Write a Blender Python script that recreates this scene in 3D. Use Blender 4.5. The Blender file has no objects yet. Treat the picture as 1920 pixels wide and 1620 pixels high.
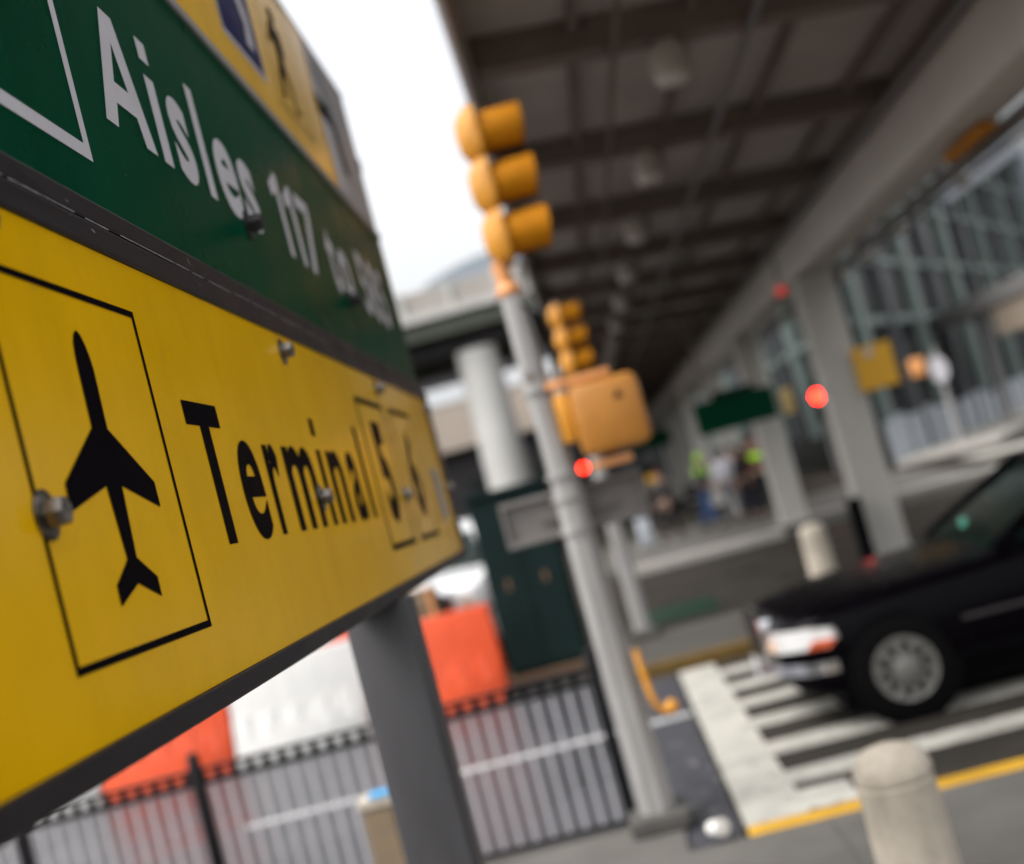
import bpy, bmesh, math, random
from mathutils import Vector, Matrix
random.seed(7)
S = bpy.context.scene
COL = S.collection
R = math.radians

# ------------------------------------------------------------------ materials
def mat(name, col, rough=.6, metal=0., var=.12, scale=6., rvar=.1, bump=0., bscale=60., spec=.5, coat=0., emit=None, estr=0., speck=None, stretch=None, streak=0.):
    m = bpy.data.materials.new(name); m.use_nodes = True
    nt = m.node_tree; N = nt.nodes; L = nt.links
    b = N['Principled BSDF']
    b.inputs['Metallic'].default_value = metal
    b.inputs['Specular IOR Level'].default_value = spec
    b.inputs['Coat Weight'].default_value = coat
    b.inputs['Coat Roughness'].default_value = .08
    tc = N.new('ShaderNodeTexCoord')
    src = tc.outputs['Object']
    if stretch:
        mp = N.new('ShaderNodeMapping'); mp.inputs['Scale'].default_value = stretch
        L.new(src, mp.inputs['Vector']); src = mp.outputs['Vector']
    n = N.new('ShaderNodeTexNoise'); n.inputs['Scale'].default_value = scale; n.inputs['Detail'].default_value = 6; n.inputs['Roughness'].default_value = .65
    L.new(src, n.inputs['Vector'])
    mr = N.new('ShaderNodeMapRange'); mr.inputs[1].default_value = .3; mr.inputs[2].default_value = .7
    mr.inputs[3].default_value = 1 - var; mr.inputs[4].default_value = 1 + var
    L.new(n.outputs['Fac'], mr.inputs[0])
    mx = N.new('ShaderNodeVectorMath'); mx.operation = 'SCALE'; mx.inputs[0].default_value = col
    L.new(mr.outputs[0], mx.inputs['Scale'])
    out = mx.outputs[0]
    if speck:                                   # fine dirt / salt specks: (colour, scale, threshold)
        sc, ss, th = speck
        w = N.new('ShaderNodeTexNoise'); w.inputs['Scale'].default_value = ss; w.inputs['Detail'].default_value = 2
        L.new(tc.outputs['Object'], w.inputs['Vector'])
        m2 = N.new('ShaderNodeMapRange'); m2.inputs[1].default_value = th; m2.inputs[2].default_value = th + .05
        L.new(w.outputs['Fac'], m2.inputs[0])
        mc = N.new('ShaderNodeMix'); mc.data_type = 'RGBA'
        L.new(m2.outputs[0], mc.inputs['Factor']); L.new(out, mc.inputs['A']); mc.inputs['B'].default_value = (*sc, 1)
        out = mc.outputs['Result']
    if streak:                                  # rain-run dirt, stretched along Z
        mp2 = N.new('ShaderNodeMapping'); mp2.inputs['Scale'].default_value = (5, 5, .5)
        L.new(tc.outputs['Object'], mp2.inputs['Vector'])
        n3 = N.new('ShaderNodeTexNoise'); n3.inputs['Scale'].default_value = 2.6; n3.inputs['Detail'].default_value = 7; n3.inputs['Roughness'].default_value = .7
        L.new(mp2.outputs['Vector'], n3.inputs['Vector'])
        m3 = N.new('ShaderNodeMapRange'); m3.inputs[1].default_value = .48; m3.inputs[2].default_value = .74; m3.inputs[3].default_value = 1; m3.inputs[4].default_value = 1-streak
        L.new(n3.outputs['Fac'], m3.inputs[0])
        v3 = N.new('ShaderNodeVectorMath'); v3.operation = 'SCALE'; L.new(out, v3.inputs[0]); L.new(m3.outputs[0], v3.inputs['Scale']); out = v3.outputs[0]
    L.new(out, b.inputs['Base Color'])
    r2 = N.new('ShaderNodeMapRange'); r2.inputs[1].default_value = .3; r2.inputs[2].default_value = .7
    r2.inputs[3].default_value = max(.02, rough - rvar); r2.inputs[4].default_value = min(1, rough + rvar)
    L.new(n.outputs['Fac'], r2.inputs[0]); L.new(r2.outputs[0], b.inputs['Roughness'])
    if bump:
        nb = N.new('ShaderNodeTexNoise'); nb.inputs['Scale'].default_value = bscale; nb.inputs['Detail'].default_value = 4
        L.new(src, nb.inputs['Vector'])
        bp = N.new('ShaderNodeBump'); bp.inputs['Strength'].default_value = bump; bp.inputs['Distance'].default_value = .01
        L.new(nb.outputs['Fac'], bp.inputs['Height']); L.new(bp.outputs[0], b.inputs['Normal'])
    if emit:
        b.inputs['Emission Color'].default_value = (*emit, 1); b.inputs['Emission Strength'].default_value = estr
    return m

M = {}
M['sign_yellow'] = mat('sign_yellow', (.8, .44, .002), .17, var=.06, scale=3, rvar=.04, spec=.075, streak=.06, speck=((.3, .19, .03), 240, .755))
M['sign_green'] = mat('sign_green', (.001, .052, .024), .3, var=.12, scale=2.5, rvar=.06, spec=.012, streak=.14, speck=((.3, .36, .32), 170, .755))
M['sign_black'] = mat('sign_black', (.004, .003, .005), .4, var=.1, spec=.006)
M['sign_white'] = mat('sign_white', (.56, .54, .57), .4, var=.05, scale=8, spec=.02)
M['sign_blue'] = mat('sign_blue', (.008, .008, .07), .4, var=.1, spec=.03)
M['frame'] = mat('sign_frame', (.022, .018, .021), .45, spec=.2, metal=.1, var=.22, scale=14, rvar=.12, bump=.05, speck=((.3, .28, .28), 210, .76), stretch=(1, .25, 1))
M['scratch'] = mat('frame_scratch', (.42, .4, .4), .5, var=.5, scale=60)
M['alu'] = mat('frame_aluminium', (.34, .33, .34), .45, metal=.3, var=.1)
M['plate'] = mat('grey_plate', (.42, .4, .41), .5, var=.15, scale=5)
M['greyarrow'] = mat('faded_grey', (.2, .21, .22), .5)
M['zinc'] = mat('zinc', (.2, .18, .16), .3, metal=1, var=.4, scale=30, rvar=.12)
M['blackbolt'] = mat('black_bolt', (.01, .01, .01), .5)
M['post_grey'] = mat('painted_post', (.058, .056, .059), .5, spec=.25, var=.2, scale=7, stretch=(1, 1, .15), bump=.06, bscale=300)
M['pole_grey'] = mat('galvanised_pole', (.31, .3, .29), .45, metal=.1, var=.24, scale=9, bump=.06, stretch=(1, 1, .12), speck=((.15, .13, .115), 6, .68))
M['base_dark'] = mat('footing', (.07, .066, .06), .8, var=.2)
M['sig'] = mat('signal_yellow', (.6, .25, .014), .45, var=.2, scale=7, speck=((.25, .11, .02), 8, .69), bump=.04, coat=.15)
M['ped_box'] = mat('ped_box', (.42, .17, .022), .5, var=.08)
M['sig_dark'] = mat('signal_visor', (.46, .17, .002), .55, spec=.15, var=.12, scale=10)
M['lens'] = mat('dark_lens', (.03, .03, .03), .15)
M['asphalt'] = mat('asphalt', (.036, .032, .027), .8, spec=.015, var=.3, scale=1.3, rvar=.15, bump=.25, bscale=90, speck=((.11, .105, .1), 55, .66))
M['wet'] = mat('wet_asphalt', (.05, .05, .056), .38, spec=.16, var=.3, scale=.9, rvar=.14, bump=.12, bscale=70)
M['patch'] = mat('asphalt_patch', (.045, .045, .052), .5, spec=.25, var=.35, scale=5, rvar=.12, bump=.3, bscale=80, speck=((.16, .15, .15), 9, .64))
M['walk'] = mat('concrete_walk', (.122, .115, .105), .85, spec=.02, var=.16, scale=1.7, bump=.25, bscale=120, speck=((.13, .12, .115), 6, .68))
M['median'] = mat('median_concrete', (.075, .07, .063), .85, spec=.02, var=.16, scale=1.7, bump=.25, bscale=120)
M['kerb'] = mat('kerb_concrete', (.36, .34, .31), .8, spec=.15, var=.14, scale=4, bump=.2)
M['white_paint'] = mat('road_white', (.39, .376, .335), .75, spec=.08, var=.22, scale=3, speck=((.16, .155, .14), 11, .64))
M['worn_white'] = mat('worn_white', (.4, .4, .4), .5, var=.35, scale=9)
M['yellow_paint'] = mat('road_yellow', (.5, .27, .01), .65, var=.2, scale=5)
M['worn_yellow'] = mat('worn_yellow', (.125, .078, .026), .75, spec=.05, var=.3, scale=3)
M['green_paint'] = mat('green_paint', (.003, .026, .01), .45, var=.3, scale=3)
M['bollard'] = mat('bollard_concrete', (.49, .43, .35), .8, streak=.3, speck=((.2, .17, .14), 9, .67), var=.2, scale=5, bump=.2, bscale=200)
M['tan'] = mat('tan_post', (.2, .145, .09), .75, var=.15, scale=9, bump=.2)
M['blue_cap'] = mat('blue_tape', (.06, .32, .62), .5)
M['fence_black'] = mat('fence_black', (.005, .005, .006), .4, spec=.2)
M['picket'] = mat('fence_picket', (.52, .5, .52), .4, var=.08)
M['orange'] = mat('barrier_orange', (.62, .072, .018), .5, streak=.25, spec=.3, var=.1, scale=3)
M['barrier_white'] = mat('barrier_white', (.56, .55, .53), .5, streak=.22, var=.06, scale=3)
M['cabinet'] = mat('cabinet_green', (.012, .023, .022), .7, spec=.03, var=.2, scale=2, bump=.06)
M['rust'] = mat('rust_mark', (.16, .09, .05), .7)
M['col'] = mat('column_paint', (.42, .4, .365), .65, streak=.16, var=.07, scale=3, bump=.08)
M['beam_grey'] = mat('fascia_grey', (.58, .55, .51), .6, streak=.14, var=.07, scale=2)
M['canopy_steel'] = mat('canopy_steel', (.15, .12, .102), .7, spec=.2, var=.15, scale=3)
M['canopy_deck'] = mat('canopy_deck', (.34, .31, .285), .7, streak=.2, spec=.2, var=.12, scale=1.2)
M['trim'] = mat('canopy_trim', (.55, .55, .55), .4, metal=.3)
M['lamp'] = mat('lamp_housing', (.4, .36, .32), .5, var=.08)
M['lampglass'] = mat('lamp_diffuser', (.5, .47, .44), .25, var=.05)
M['conc'] = mat('bridge_concrete', (.5, .49, .465), .8, var=.1, scale=.8, bump=.1)
M['parapet'] = mat('bridge_parapet', (.36, .335, .305), .8, var=.12, scale=.7)
M['girder'] = mat('bridge_girder', (.085, .092, .075), .6, spec=.2, var=.12, scale=.7)
M['dark'] = mat('bridge_dark', (.02, .018, .02), .8)
M['beige'] = mat('beige_wall', (.44, .37, .31), .8, var=.06, scale=.6)
M['wall_white'] = mat('white_wall', (.7, .72, .74), .6, var=.05)
M['pale'] = mat('haze_pale', (.3, .34, .385), .5, var=.05, scale=.2)  # pale blue-grey stands in for distance haze over the hall
M['glass'] = mat('facade_glass', (.022, .026, .025), .1, var=.8, scale=.3, spec=.06)
M['mullion'] = mat('facade_mullion', (.17, .215, .2), .5, var=.12, scale=.8)
M['mullion_dark'] = mat('facade_mullion_dark', (.085, .088, .097), .5, var=.12)
M['spandrel'] = mat('pale_panel', (.42, .45, .49), .5, var=.15, scale=.9)
M['awning'] = mat('awning_grey', (.15, .145, .14), .6)
M['tan_soffit'] = mat('tan_soffit', (.25, .2, .155), .7)
M['portal'] = mat('portal_metal', (.26, .285, .33), .5)
M['car_black'] = mat('car_black', (.002, .0015, .0025), .25, var=.1, coat=.025, spec=.04)
M['car_white'] = mat('car_white', (.78, .78, .78), .25, var=.03, coat=.6)
M['chrome'] = mat('chrome', (.82, .82, .86), .12, metal=1, var=.03)
M['headlamp'] = mat('headlamp', (.5, .49, .48), .12, var=.05, coat=.8)
M['amber'] = mat('amber_marker', (.62, .1, .03), .25)
M['amber_pale'] = mat('amber_pale', (.75, .5, .35), .3)
M['carglass'] = mat('car_glass', (.006, .014, .011), .08, var=.2, spec=.25)
M['glass_glint'] = mat('windscreen_reflection', (.12, .5, .36), .5)  # colour of a painted reflection on the windscreen
M['tyre'] = mat('tyre', (.005, .005, .005), .8, spec=.03)
M['hub'] = mat('hubcap', (.15, .145, .135), .4, metal=.2, var=.15, scale=20)
def hub_mat():
    m = mat('hubcap_slotted', (.17, .165, .155), .4, metal=.2, var=.15, scale=20); nt = m.node_tree; N = nt.nodes; L = nt.links; b = N['Principled BSDF']
    src = b.inputs['Base Color'].links[0].from_socket
    tc = N.new('ShaderNodeTexCoord'); sx = N.new('ShaderNodeSeparateXYZ'); L.new(tc.outputs['Generated'], sx.inputs[0])
    def op(o, a, c=None):
        q = N.new('ShaderNodeMath'); q.operation = o
        for i, v in enumerate((a, c)):
            if v is None: continue
            if isinstance(v, (int, float)): q.inputs[i].default_value = v
            else: L.new(v, q.inputs[i])
        return q.outputs[0]
    dx, dz = op('SUBTRACT', sx.outputs[0], .5), op('SUBTRACT', sx.outputs[2], .5)
    an = op('ARCTAN2', dz, dx); wv = op('SINE', op('MULTIPLY', an, 10.)); rd = op('SQRT', op('ADD', op('MULTIPLY', dx, dx), op('MULTIPLY', dz, dz)))
    k = op('MULTIPLY', op('GREATER_THAN', wv, .05), op('MULTIPLY', op('GREATER_THAN', rd, .2), op('LESS_THAN', rd, .42)))
    mx = N.new('ShaderNodeMix'); mx.data_type = 'RGBA'; L.new(k, mx.inputs['Factor']); L.new(src, mx.inputs['A']); mx.inputs['B'].default_value = (.02, .02, .02, 1)
    L.new(mx.outputs['Result'], b.inputs['Base Color']); return m
M['hub'] = hub_mat()
M['black_plastic'] = mat('black_plastic', (.004, .004, .005), .6, spec=.03)
M['cup'] = mat('paper_cup', (.8, .78, .74), .6)
M['red_lens'] = mat('red_lens_lit', (.6, .03, .02), .3, emit=(1, .008, .0025), estr=62)
M['red_small'] = mat('red_lens_small', (.6, .03, .02), .3, emit=(1, .03, .01), estr=12)
M['red_dim'] = mat('red_lens_dim', (.5, .03, .03), .3, emit=(1, .06, .04), estr=.35)
M['ped_orange'] = mat('ped_orange', (.7, .3, .1), .5)
M['sign_backgreen'] = mat('overhead_green', (.0015, .038, .018), .6, var=.08, spec=.03)
M['sign_amber'] = mat('hanging_yellow', (.62, .32, .006), .4, var=.05)
M['skin'] = mat('skin', (.42, .25, .17), .55)
M['hair'] = mat('hair', (.02, .014, .01), .6)
M['hivis'] = mat('hivis', (.42, .78, .03), .6, emit=(.4, .8, .02), estr=.22)  # fluorescent cloth, with a slight glow added to lift its colour
M['navy'] = mat('navy_cloth', (.012, .012, .022), .85)
M['blackcloth'] = mat('black_cloth', (.01, .009, .011), .85)
M['jeans'] = mat('jeans', (.04, .09, .22), .85)
M['whitecloth'] = mat('white_cloth', (.75, .74, .82), .8)
M['maroon'] = mat('maroon_cloth', (.1, .03, .03), .85)
M['greycloth'] = mat('grey_cloth', (.2, .2, .23), .85)
M['shoe'] = mat('shoe', (.015, .014, .014), .6)

# ------------------------------------------------------------------ geometry helpers
class MB:
    def __init__(s): s.bm = bmesh.new(); s.mi = 0
    def _fin(s, geom):
        for f in geom: f.material_index = s.mi
    def box(s, x0, x1, y0, y1, z0, z1, bev=0., rot=None):
        r = bmesh.ops.create_cube(s.bm, size=1)
        vs = r['verts']
        c = Vector(((x0+x1)/2, (y0+y1)/2, (z0+z1)/2))
        for v in vs:
            v.co = Vector((v.co.x*(x1-x0), v.co.y*(y1-y0), v.co.z*(z1-z0)))
        if bev:
            es = list({e for v in vs for e in v.link_edges})
            rr = bmesh.ops.bevel(s.bm, geom=es, offset=bev, segments=2, affect='EDGES', profile=.5)
            vs = list({v for f in rr['faces'] for v in f.verts} | {v for v in vs if v.is_valid})
        for v in vs: v.co = (rot @ v.co if rot else v.co) + c
        s._fin({f for v in vs for f in v.link_faces}); return s
    def cyl(s, p0, p1, r0, r1=None, n=20, cap=True):
        p0 = Vector(p0); p1 = Vector(p1); d = p1-p0
        q = d.to_track_quat('Z', 'Y').to_matrix().to_4x4()
        mt = Matrix.Translation((p0+p1)/2) @ q
        r = bmesh.ops.create_cone(s.bm, cap_ends=cap, segments=n, radius1=r0, radius2=r0 if r1 is None else r1, depth=d.length, matrix=mt)
        s._fin({f for v in r['verts'] for f in v.link_faces}); return s
    def sph(s, c, r, sc=(1, 1, 1), u=16, v=10):
        mt = Matrix.Translation(c) @ Matrix.Diagonal((*sc, 1))
        q = bmesh.ops.create_uvsphere(s.bm, u_segments=u, v_segments=v, radius=r, matrix=mt)
        s._fin({f for v in q['verts'] for f in v.link_faces}); return s
    def lathe(s, prof, c=(0, 0, 0), n=28, axis='Z'):
        rings = []
        for r, h in prof:
            ring = []
            for k in range(n):
                a = 2*math.pi*k/n
                if axis == 'Z': p = (r*math.cos(a), r*math.sin(a), h)
                elif axis == 'Y': p = (r*math.cos(a), h, -r*math.sin(a))
                else: p = (h, r*math.cos(a), r*math.sin(a))
                ring.append(s.bm.verts.new(Vector(p)+Vector(c)))
            rings.append(ring)
        fs = []
        for a, b in zip(rings, rings[1:]):
            for k in range(n): fs.append(s.bm.faces.new((a[k], a[(k+1) % n], b[(k+1) % n], b[k])))
        fs.append(s.bm.faces.new(rings[0][::-1])); fs.append(s.bm.faces.new(rings[-1]))
        s._fin(fs); return s
    def poly(s, pts):
        f = s.bm.faces.new([s.bm.verts.new(p) for p in pts]); f.material_index = s.mi; return s
    def prism(s, pts, d):
        a = [s.bm.verts.new(p) for p in pts]; b = [s.bm.verts.new(Vector(p)+Vector(d)) for p in pts]
        fs = [s.bm.faces.new(a[::-1]), s.bm.faces.new(b)]
        n = len(a)
        for k in range(n): fs.append(s.bm.faces.new((a[k], a[(k+1) % n], b[(k+1) % n], b[k])))
        s._fin(fs); return s
    def loft(s, rings, cap=True, closed=True):
        vr = [[s.bm.verts.new(p) for p in r] for r in rings]
        fs = []
        n = len(vr[0])
        for a, b in zip(vr, vr[1:]):
            for k in range(n if closed else n-1): fs.append(s.bm.faces.new((a[k], a[(k+1) % n], b[(k+1) % n], b[k])))
        if cap: fs.append(s.bm.faces.new(vr[0][::-1])); fs.append(s.bm.faces.new(vr[-1]))
        s._fin(fs); return s
    def tube(s, pts, r, n=10):
        pts = [Vector(p) for p in pts]; rings = []
        for i, p in enumerate(pts):
            d = (pts[min(i+1, len(pts)-1)]-pts[max(i-1, 0)]).normalized()
            u = d.cross(Vector((.13, .21, .97))).normalized(); w = d.cross(u)
            rr = r[i] if isinstance(r, (list, tuple)) else r
            rings.append([p+(u*math.cos(2*math.pi*k/n)+w*math.sin(2*math.pi*k/n))*rr for k in range(n)])
        return s.loft(rings)
    def build(s, name, m, parent=None, smooth=False, world=True):
        bmesh.ops.recalc_face_normals(s.bm, faces=s.bm.faces[:])
        if parent is not None and world:
            off = Vector(parent.location); p = parent.parent
            while p is not None: off += Vector(p.location); p = p.parent
            bmesh.ops.translate(s.bm, verts=s.bm.verts[:], vec=-off)
        me = bpy.data.meshes.new(name); s.bm.to_mesh(me); s.bm.free()
        ms = m if isinstance(m, (list, tuple)) else [m]
        for x in ms: me.materials.append(x)
        if smooth:
            for p in me.polygons: p.use_smooth = True
            me.set_sharp_from_angle(angle=R(38))
        o = bpy.data.objects.new(name, me); COL.objects.link(o)
        if parent is not None: o.parent = parent
        return o

def tag(o, label, cat, group=None, kind=None):
    if label: o['label'] = label
    if cat: o['category'] = cat
    if group: o['group'] = group
    if kind: o['kind'] = kind
    return o
def thing(name, label, cat, loc=(0, 0, 0), group=None, rz=0):
    o = bpy.data.objects.new(name, None); COL.objects.link(o); o.location = loc; o.rotation_euler = (0, 0, rz)
    o.empty_display_size = .2
    return tag(o, label, cat, group)
def structure(name, mb, m, smooth=False):
    o = mb.build(name, m, None, smooth); o['kind'] = 'structure'; return o
def dup(root, loc, label=None, rz=None):
    r = root.copy(); COL.objects.link(r); r.location = loc
    if label: r['label'] = label
    if rz is not None: r.rotation_euler = (0, 0, rz)
    for ch in list(root.children):
        c = ch.copy(); COL.objects.link(c); c.parent = r
        for g in list(ch.children):
            d = g.copy(); COL.objects.link(d); d.parent = c
    return r

# ------------------------------------------------------------------ camera
cam = bpy.data.cameras.new('camera'); co = bpy.data.objects.new('camera', cam); COL.objects.link(co)
yaw, pit, rol = -.0522, .0518, -.2623
f = Vector((math.sin(yaw)*math.cos(pit), math.cos(yaw)*math.cos(pit), math.sin(pit)))
r0 = Vector((math.cos(yaw), -math.sin(yaw), 0)); u0 = r0.cross(f)
r1 = r0*math.cos(rol)+u0*math.sin(rol); u1 = -r0*math.sin(rol)+u0*math.cos(rol)
mw = Matrix((r1, u1, -f)).transposed().to_4x4(); mw.translation = (0, 0, 2.0)
co.matrix_world = mw
cam.sensor_fit = 'HORIZONTAL'; cam.sensor_width = 36*1920/2362*35/36; cam.lens = 35.0
cam.clip_start = .05; cam.clip_end = 3000
cam.dof.use_dof = True; cam.dof.focus_distance = 1.94; cam.dof.aperture_fstop = 1.4
S.camera = co

# ------------------------------------------------------------------ world and light
w = bpy.data.worlds.new('World'); S.world = w; w.use_nodes = True
nt = w.node_tree; N = nt.nodes; L = nt.links
bg = N['Background']
sky = N.new('ShaderNodeTexSky'); sky.sky_type = 'NISHITA'; sky.sun_disc = False
SE, SR = R(58), R(-118)
sky.sun_elevation = SE; sky.sun_rotation = SR; sky.dust_density = 6; sky.air_density = 1.2; sky.ozone_density = 1
hs = N.new('ShaderNodeHueSaturation'); hs.inputs['Saturation'].default_value = .14; hs.inputs['Value'].default_value = 2.25
L.new(sky.outputs[0], hs.inputs['Color']); L.new(hs.outputs[0], bg.inputs['Color'])
bg.inputs['Strength'].default_value = .15
sl = bpy.data.lights.new('sun', 'SUN'); sl.energy = .5; sl.angle = R(25); sl.color = (1, .97, .93)
so = bpy.data.objects.new('sun', sl); COL.objects.link(so)
sd = Vector((math.sin(SR)*math.cos(SE), math.cos(SR)*math.cos(SE), math.sin(SE)))
so.rotation_euler = sd.to_track_quat('Z', 'Y').to_euler(); so.location = sd*60
S.view_settings.view_transform = 'Standard'; S.view_settings.look = 'None'; S.view_settings.exposure = 0; S.view_settings.gamma = 1
S.render.engine = 'CYCLES'
S.cycles.max_bounces = 8; S.cycles.diffuse_bounces = 5; S.cycles.sample_clamp_indirect = 6
try:
    S.cycles.use_denoising = True
except Exception: pass

# ------------------------------------------------------------------ ground, roads, paths
mb = MB(); mb.box(-600, 600, -60, 900, -.4, -.012); structure('ground', mb, M['asphalt'])
mb = MB(); mb.box(-60, 60, 6.72, 12.16, -.2, 0); structure('road', mb, M['asphalt'])
# wet carriageway seen through the railings, left of the crossing
mb = MB(); mb.box(-60, -.02, 7.36, 13.2, -.2, .004); structure('wet_road', mb, M['wet'])
mb = MB(); mb.box(-60, 60, 14.42, 24.0, -.2, -.002); structure('far_road', mb, M['asphalt'])
mb = MB(); mb.box(-8, 60, -30, 6.55, -.2, .03); structure('near_pavement', mb, M['walk'])
mb = MB(); mb.box(-60, -8, -30, 7.355, -.2, .02); mb.box(-8, -.02, 6.55, 7.355, -.2, .02); structure('pavement_edge', mb, M['walk'])
mb = MB(); mb.box(-.019, .27, 6.56, 12.14, -.2, .006); structure('asphalt_patch', mb, M['patch'])
mb = MB(); mb.box(.3, 60, 6.551, 6.719, -.2, .034, bev=.01); o = structure('painted_kerb', mb, M['yellow_paint'])
mb = MB(); mb.box(-.3, 60, 12.16, 12.33, -.2, .12, bev=.012); structure('median_kerb', mb, M['worn_yellow'])
mb = MB(); mb.box(-.3, 60, 12.331, 14.2, -.2, .116); structure('median_pavement', mb, M['median'])
mb = MB(); mb.box(-.3, 60, 14.201, 14.42, -.2, .122, bev=.012); structure('median_edge', mb, M['walk'])
mb = MB(); mb.box(.1, 3.2, 23.9, 24.35, -.2, .15, bev=.02); mb.box(3.205, 60, 25.6, 26.0, -.2, .15, bev=.02); structure('far_kerb', mb, M['kerb'])
mb = MB(); mb.box(-.2, 7.6, 24.351, 32.5, -.3, .146); structure('far_pavement', mb, M['walk'])
mb = MB(); mb.box(-.2, 7.6, 32.501, 120, -.3, .142); structure('far_apron', mb, M['asphalt'])
# crossing: one broad bar towards the median, rungs along the traffic
mb = MB()
mb.box(.3, .645, 6.8, 12.1, .0045, .0085)
ys = [(6.82, 7.24), (7.40, 7.70), (8.16, 8.52), (9.02, 9.36), (9.80, 10.12), (10.56, 10.88), (11.34, 11.66)]
for i, (a, b) in enumerate(ys):
    mb.box(.646, .93 if i == 0 else 6.0, a, b, .0045, .0083)
structure('crossing_marking', mb, M['white_paint'])
mb = MB()
for a, b, c, d in [(9.3, 13.5, 31.6, 33.6), (6.3, 7.25, 27.6, 29.0), (11.5, 16, 27.5, 28.6)]: mb.box(a, b, c, d, .002, .006)
structure('far_crossing_marking', mb, M['white_paint'])
mb = MB(); mb.box(-3.4, .02, 10.0, 10.14, .0085, .0125); mb.box(.021, .27, 10.0, 10.14, .0085, .0125)
structure('lane_line', mb, M['worn_white'])
mb = MB(); mb.box(.25, 1.15, 16.1, 17.7, .002, .006); structure('green_road_marking', mb, M['green_paint'])

mb = MB()
for k in range(9): mb.box(-5.3+k*1.5, -5.288+k*1.5, -6, 6.54, .0285, .0312)
for k in range(8): mb.box(-7, 20, 5.4-k*1.5, 5.412-k*1.5, .0313, .0318)
structure('pavement_joint', mb, M['base_dark'])
mb = MB(); random.seed(11)
for k in range(26):
    cx, cy = random.uniform(.7, 9), random.choice([random.uniform(6.9, 12), random.uniform(15, 23)]); a = random.uniform(.08, .35)
    mb.poly([(cx+a*math.cos(t*math.pi/6)*random.uniform(.6, 1.3), cy+.8*a*math.sin(t*math.pi/6)*random.uniform(.6, 1.3), .0092+k*.00004) for t in range(12)])
structure('road_stain', mb, mat('road_stain', (.022, .02, .018), .35, spec=.12, var=.3))
# ------------------------------------------------------------------ big direction sign (face on the plane X = XS)
XS = -.6
sign = thing('direction_sign', 'large direction sign in the foreground with yellow terminal panel, green aisles panel and dark frame', 'sign', (-.66, 3.49, 0))
def face(pts, d): return [(XS+d, y, z) for y, z in pts]
def rect(y0, y1, z0, z1, d): return face([(y0, z0), (y1, z0), (y1, z1), (y0, z1)], d)
Y0, YE = .72, 5.2
mb = MB(); mb.box(XS-.03, XS, Y0, 5.232, 1.852, 2.497, bev=.001); ypan = mb.build('yellow_panel', M['sign_yellow'], sign)
mb = MB(); mb.box(XS-.03, XS, Y0, YE, 2.577, 3.192, bev=.001); gpan = mb.build('green_panel', M['sign_green'], sign)
mb = MB(); mb.box(XS-.03, XS-.001, Y0, 4.42, 3.217, 3.818, bev=.001); tpan = mb.build('pictogram_panel', M['sign_yellow'], sign)
mb = MB(); mb.box(XS-.03, XS-.002, 4.421, YE, 3.217, 3.818, bev=.001); wpan = mb.build('white_panel', M['plate'], sign)
mb = MB()
mb.box(XS-.125, XS+.006, Y0-.02, 5.36, 1.818, 1.8515, bev=.003)           # bottom rail
mb.box(XS-.125, XS+.006, Y0-.02, 5.36, 2.4975, 2.5385, bev=.004)          # middle rails, a seam between them
mb.box(XS-.125, XS+.006, Y0-.02, YE+.03, 2.5395, 2.5765, bev=.004)
mb.box(XS-.125, XS+.004, 5.233, 5.36, 1.852, 2.497)
mb.box(XS-.125, XS-.0305, Y0, YE, 1.853, 3.817)                            # body behind the panels
mb.box(XS-.12, XS-.031, YE+.001, YE+.012, 2.58, 3.8)
mb.build('frame', M['frame'], sign)
mb = MB(); mb.box(XS-.12, XS+.008, Y0, YE, 3.1925, 3.2165, bev=.003); mb.box(XS-.12, XS+.002, Y0, YE, 3.8185, 3.828); mb.build('aluminium_rail', M['alu'], sign)
# scratches and scuffs along the seam
mb = MB()
y = 1.2
while y < 3.4:
    l = random.uniform(.03, .22); z = 2.539+random.uniform(-.0012, .0012)
    mb.poly(face([(y, z-.0006), (y+l, z-.0005), (y+l, z+.0007), (y, z+.0006)], .0071)); y += l+random.uniform(0, .05)
mb.build('seam', M['scratch'], sign)
mb = MB()
for k in range(26):
    y = random.uniform(1.3, 3.6); z = random.choice([2.53, 2.548, 2.555, 2.52])+random.uniform(-.01, .01); a = random.uniform(-1, 1); l = random.uniform(.002, .01)
    mb.poly(face([(y, z), (y+l, z+a*l), (y+l+.001, z+a*l+.001), (y+.001, z+.0011)], .0071))
mb.build('scuff', M['scratch'], sign)
mb = MB()
for k in range(34):
    y = random.uniform(1.2, 3.4); z = random.uniform(1.87, 2.47); a = random.uniform(-1.2, 1.2); l = random.uniform(.004, .035)
    mb.poly(face([(y, z), (y+l, z+a*l), (y+l, z+a*l+.0006), (y, z+.0009)], .0006))
mb.build('scratch', mat('yellow_scratch', (.5, .3, .05), .5, var=.4, scale=40), sign)
mb = MB()
for k in range(30):
    y = random.uniform(1.5, 3.6); z = random.uniform(2.6, 3.1); a = random.uniform(-2, 2); l = random.uniform(.001, .006)
    mb.poly(face([(y, z), (y+l, z+a*l), (y+l+.0012, z+a*l+.001), (y+.001, z+.0016)], .0006))
mb.build('chip', M['scratch'], sign)
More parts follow.
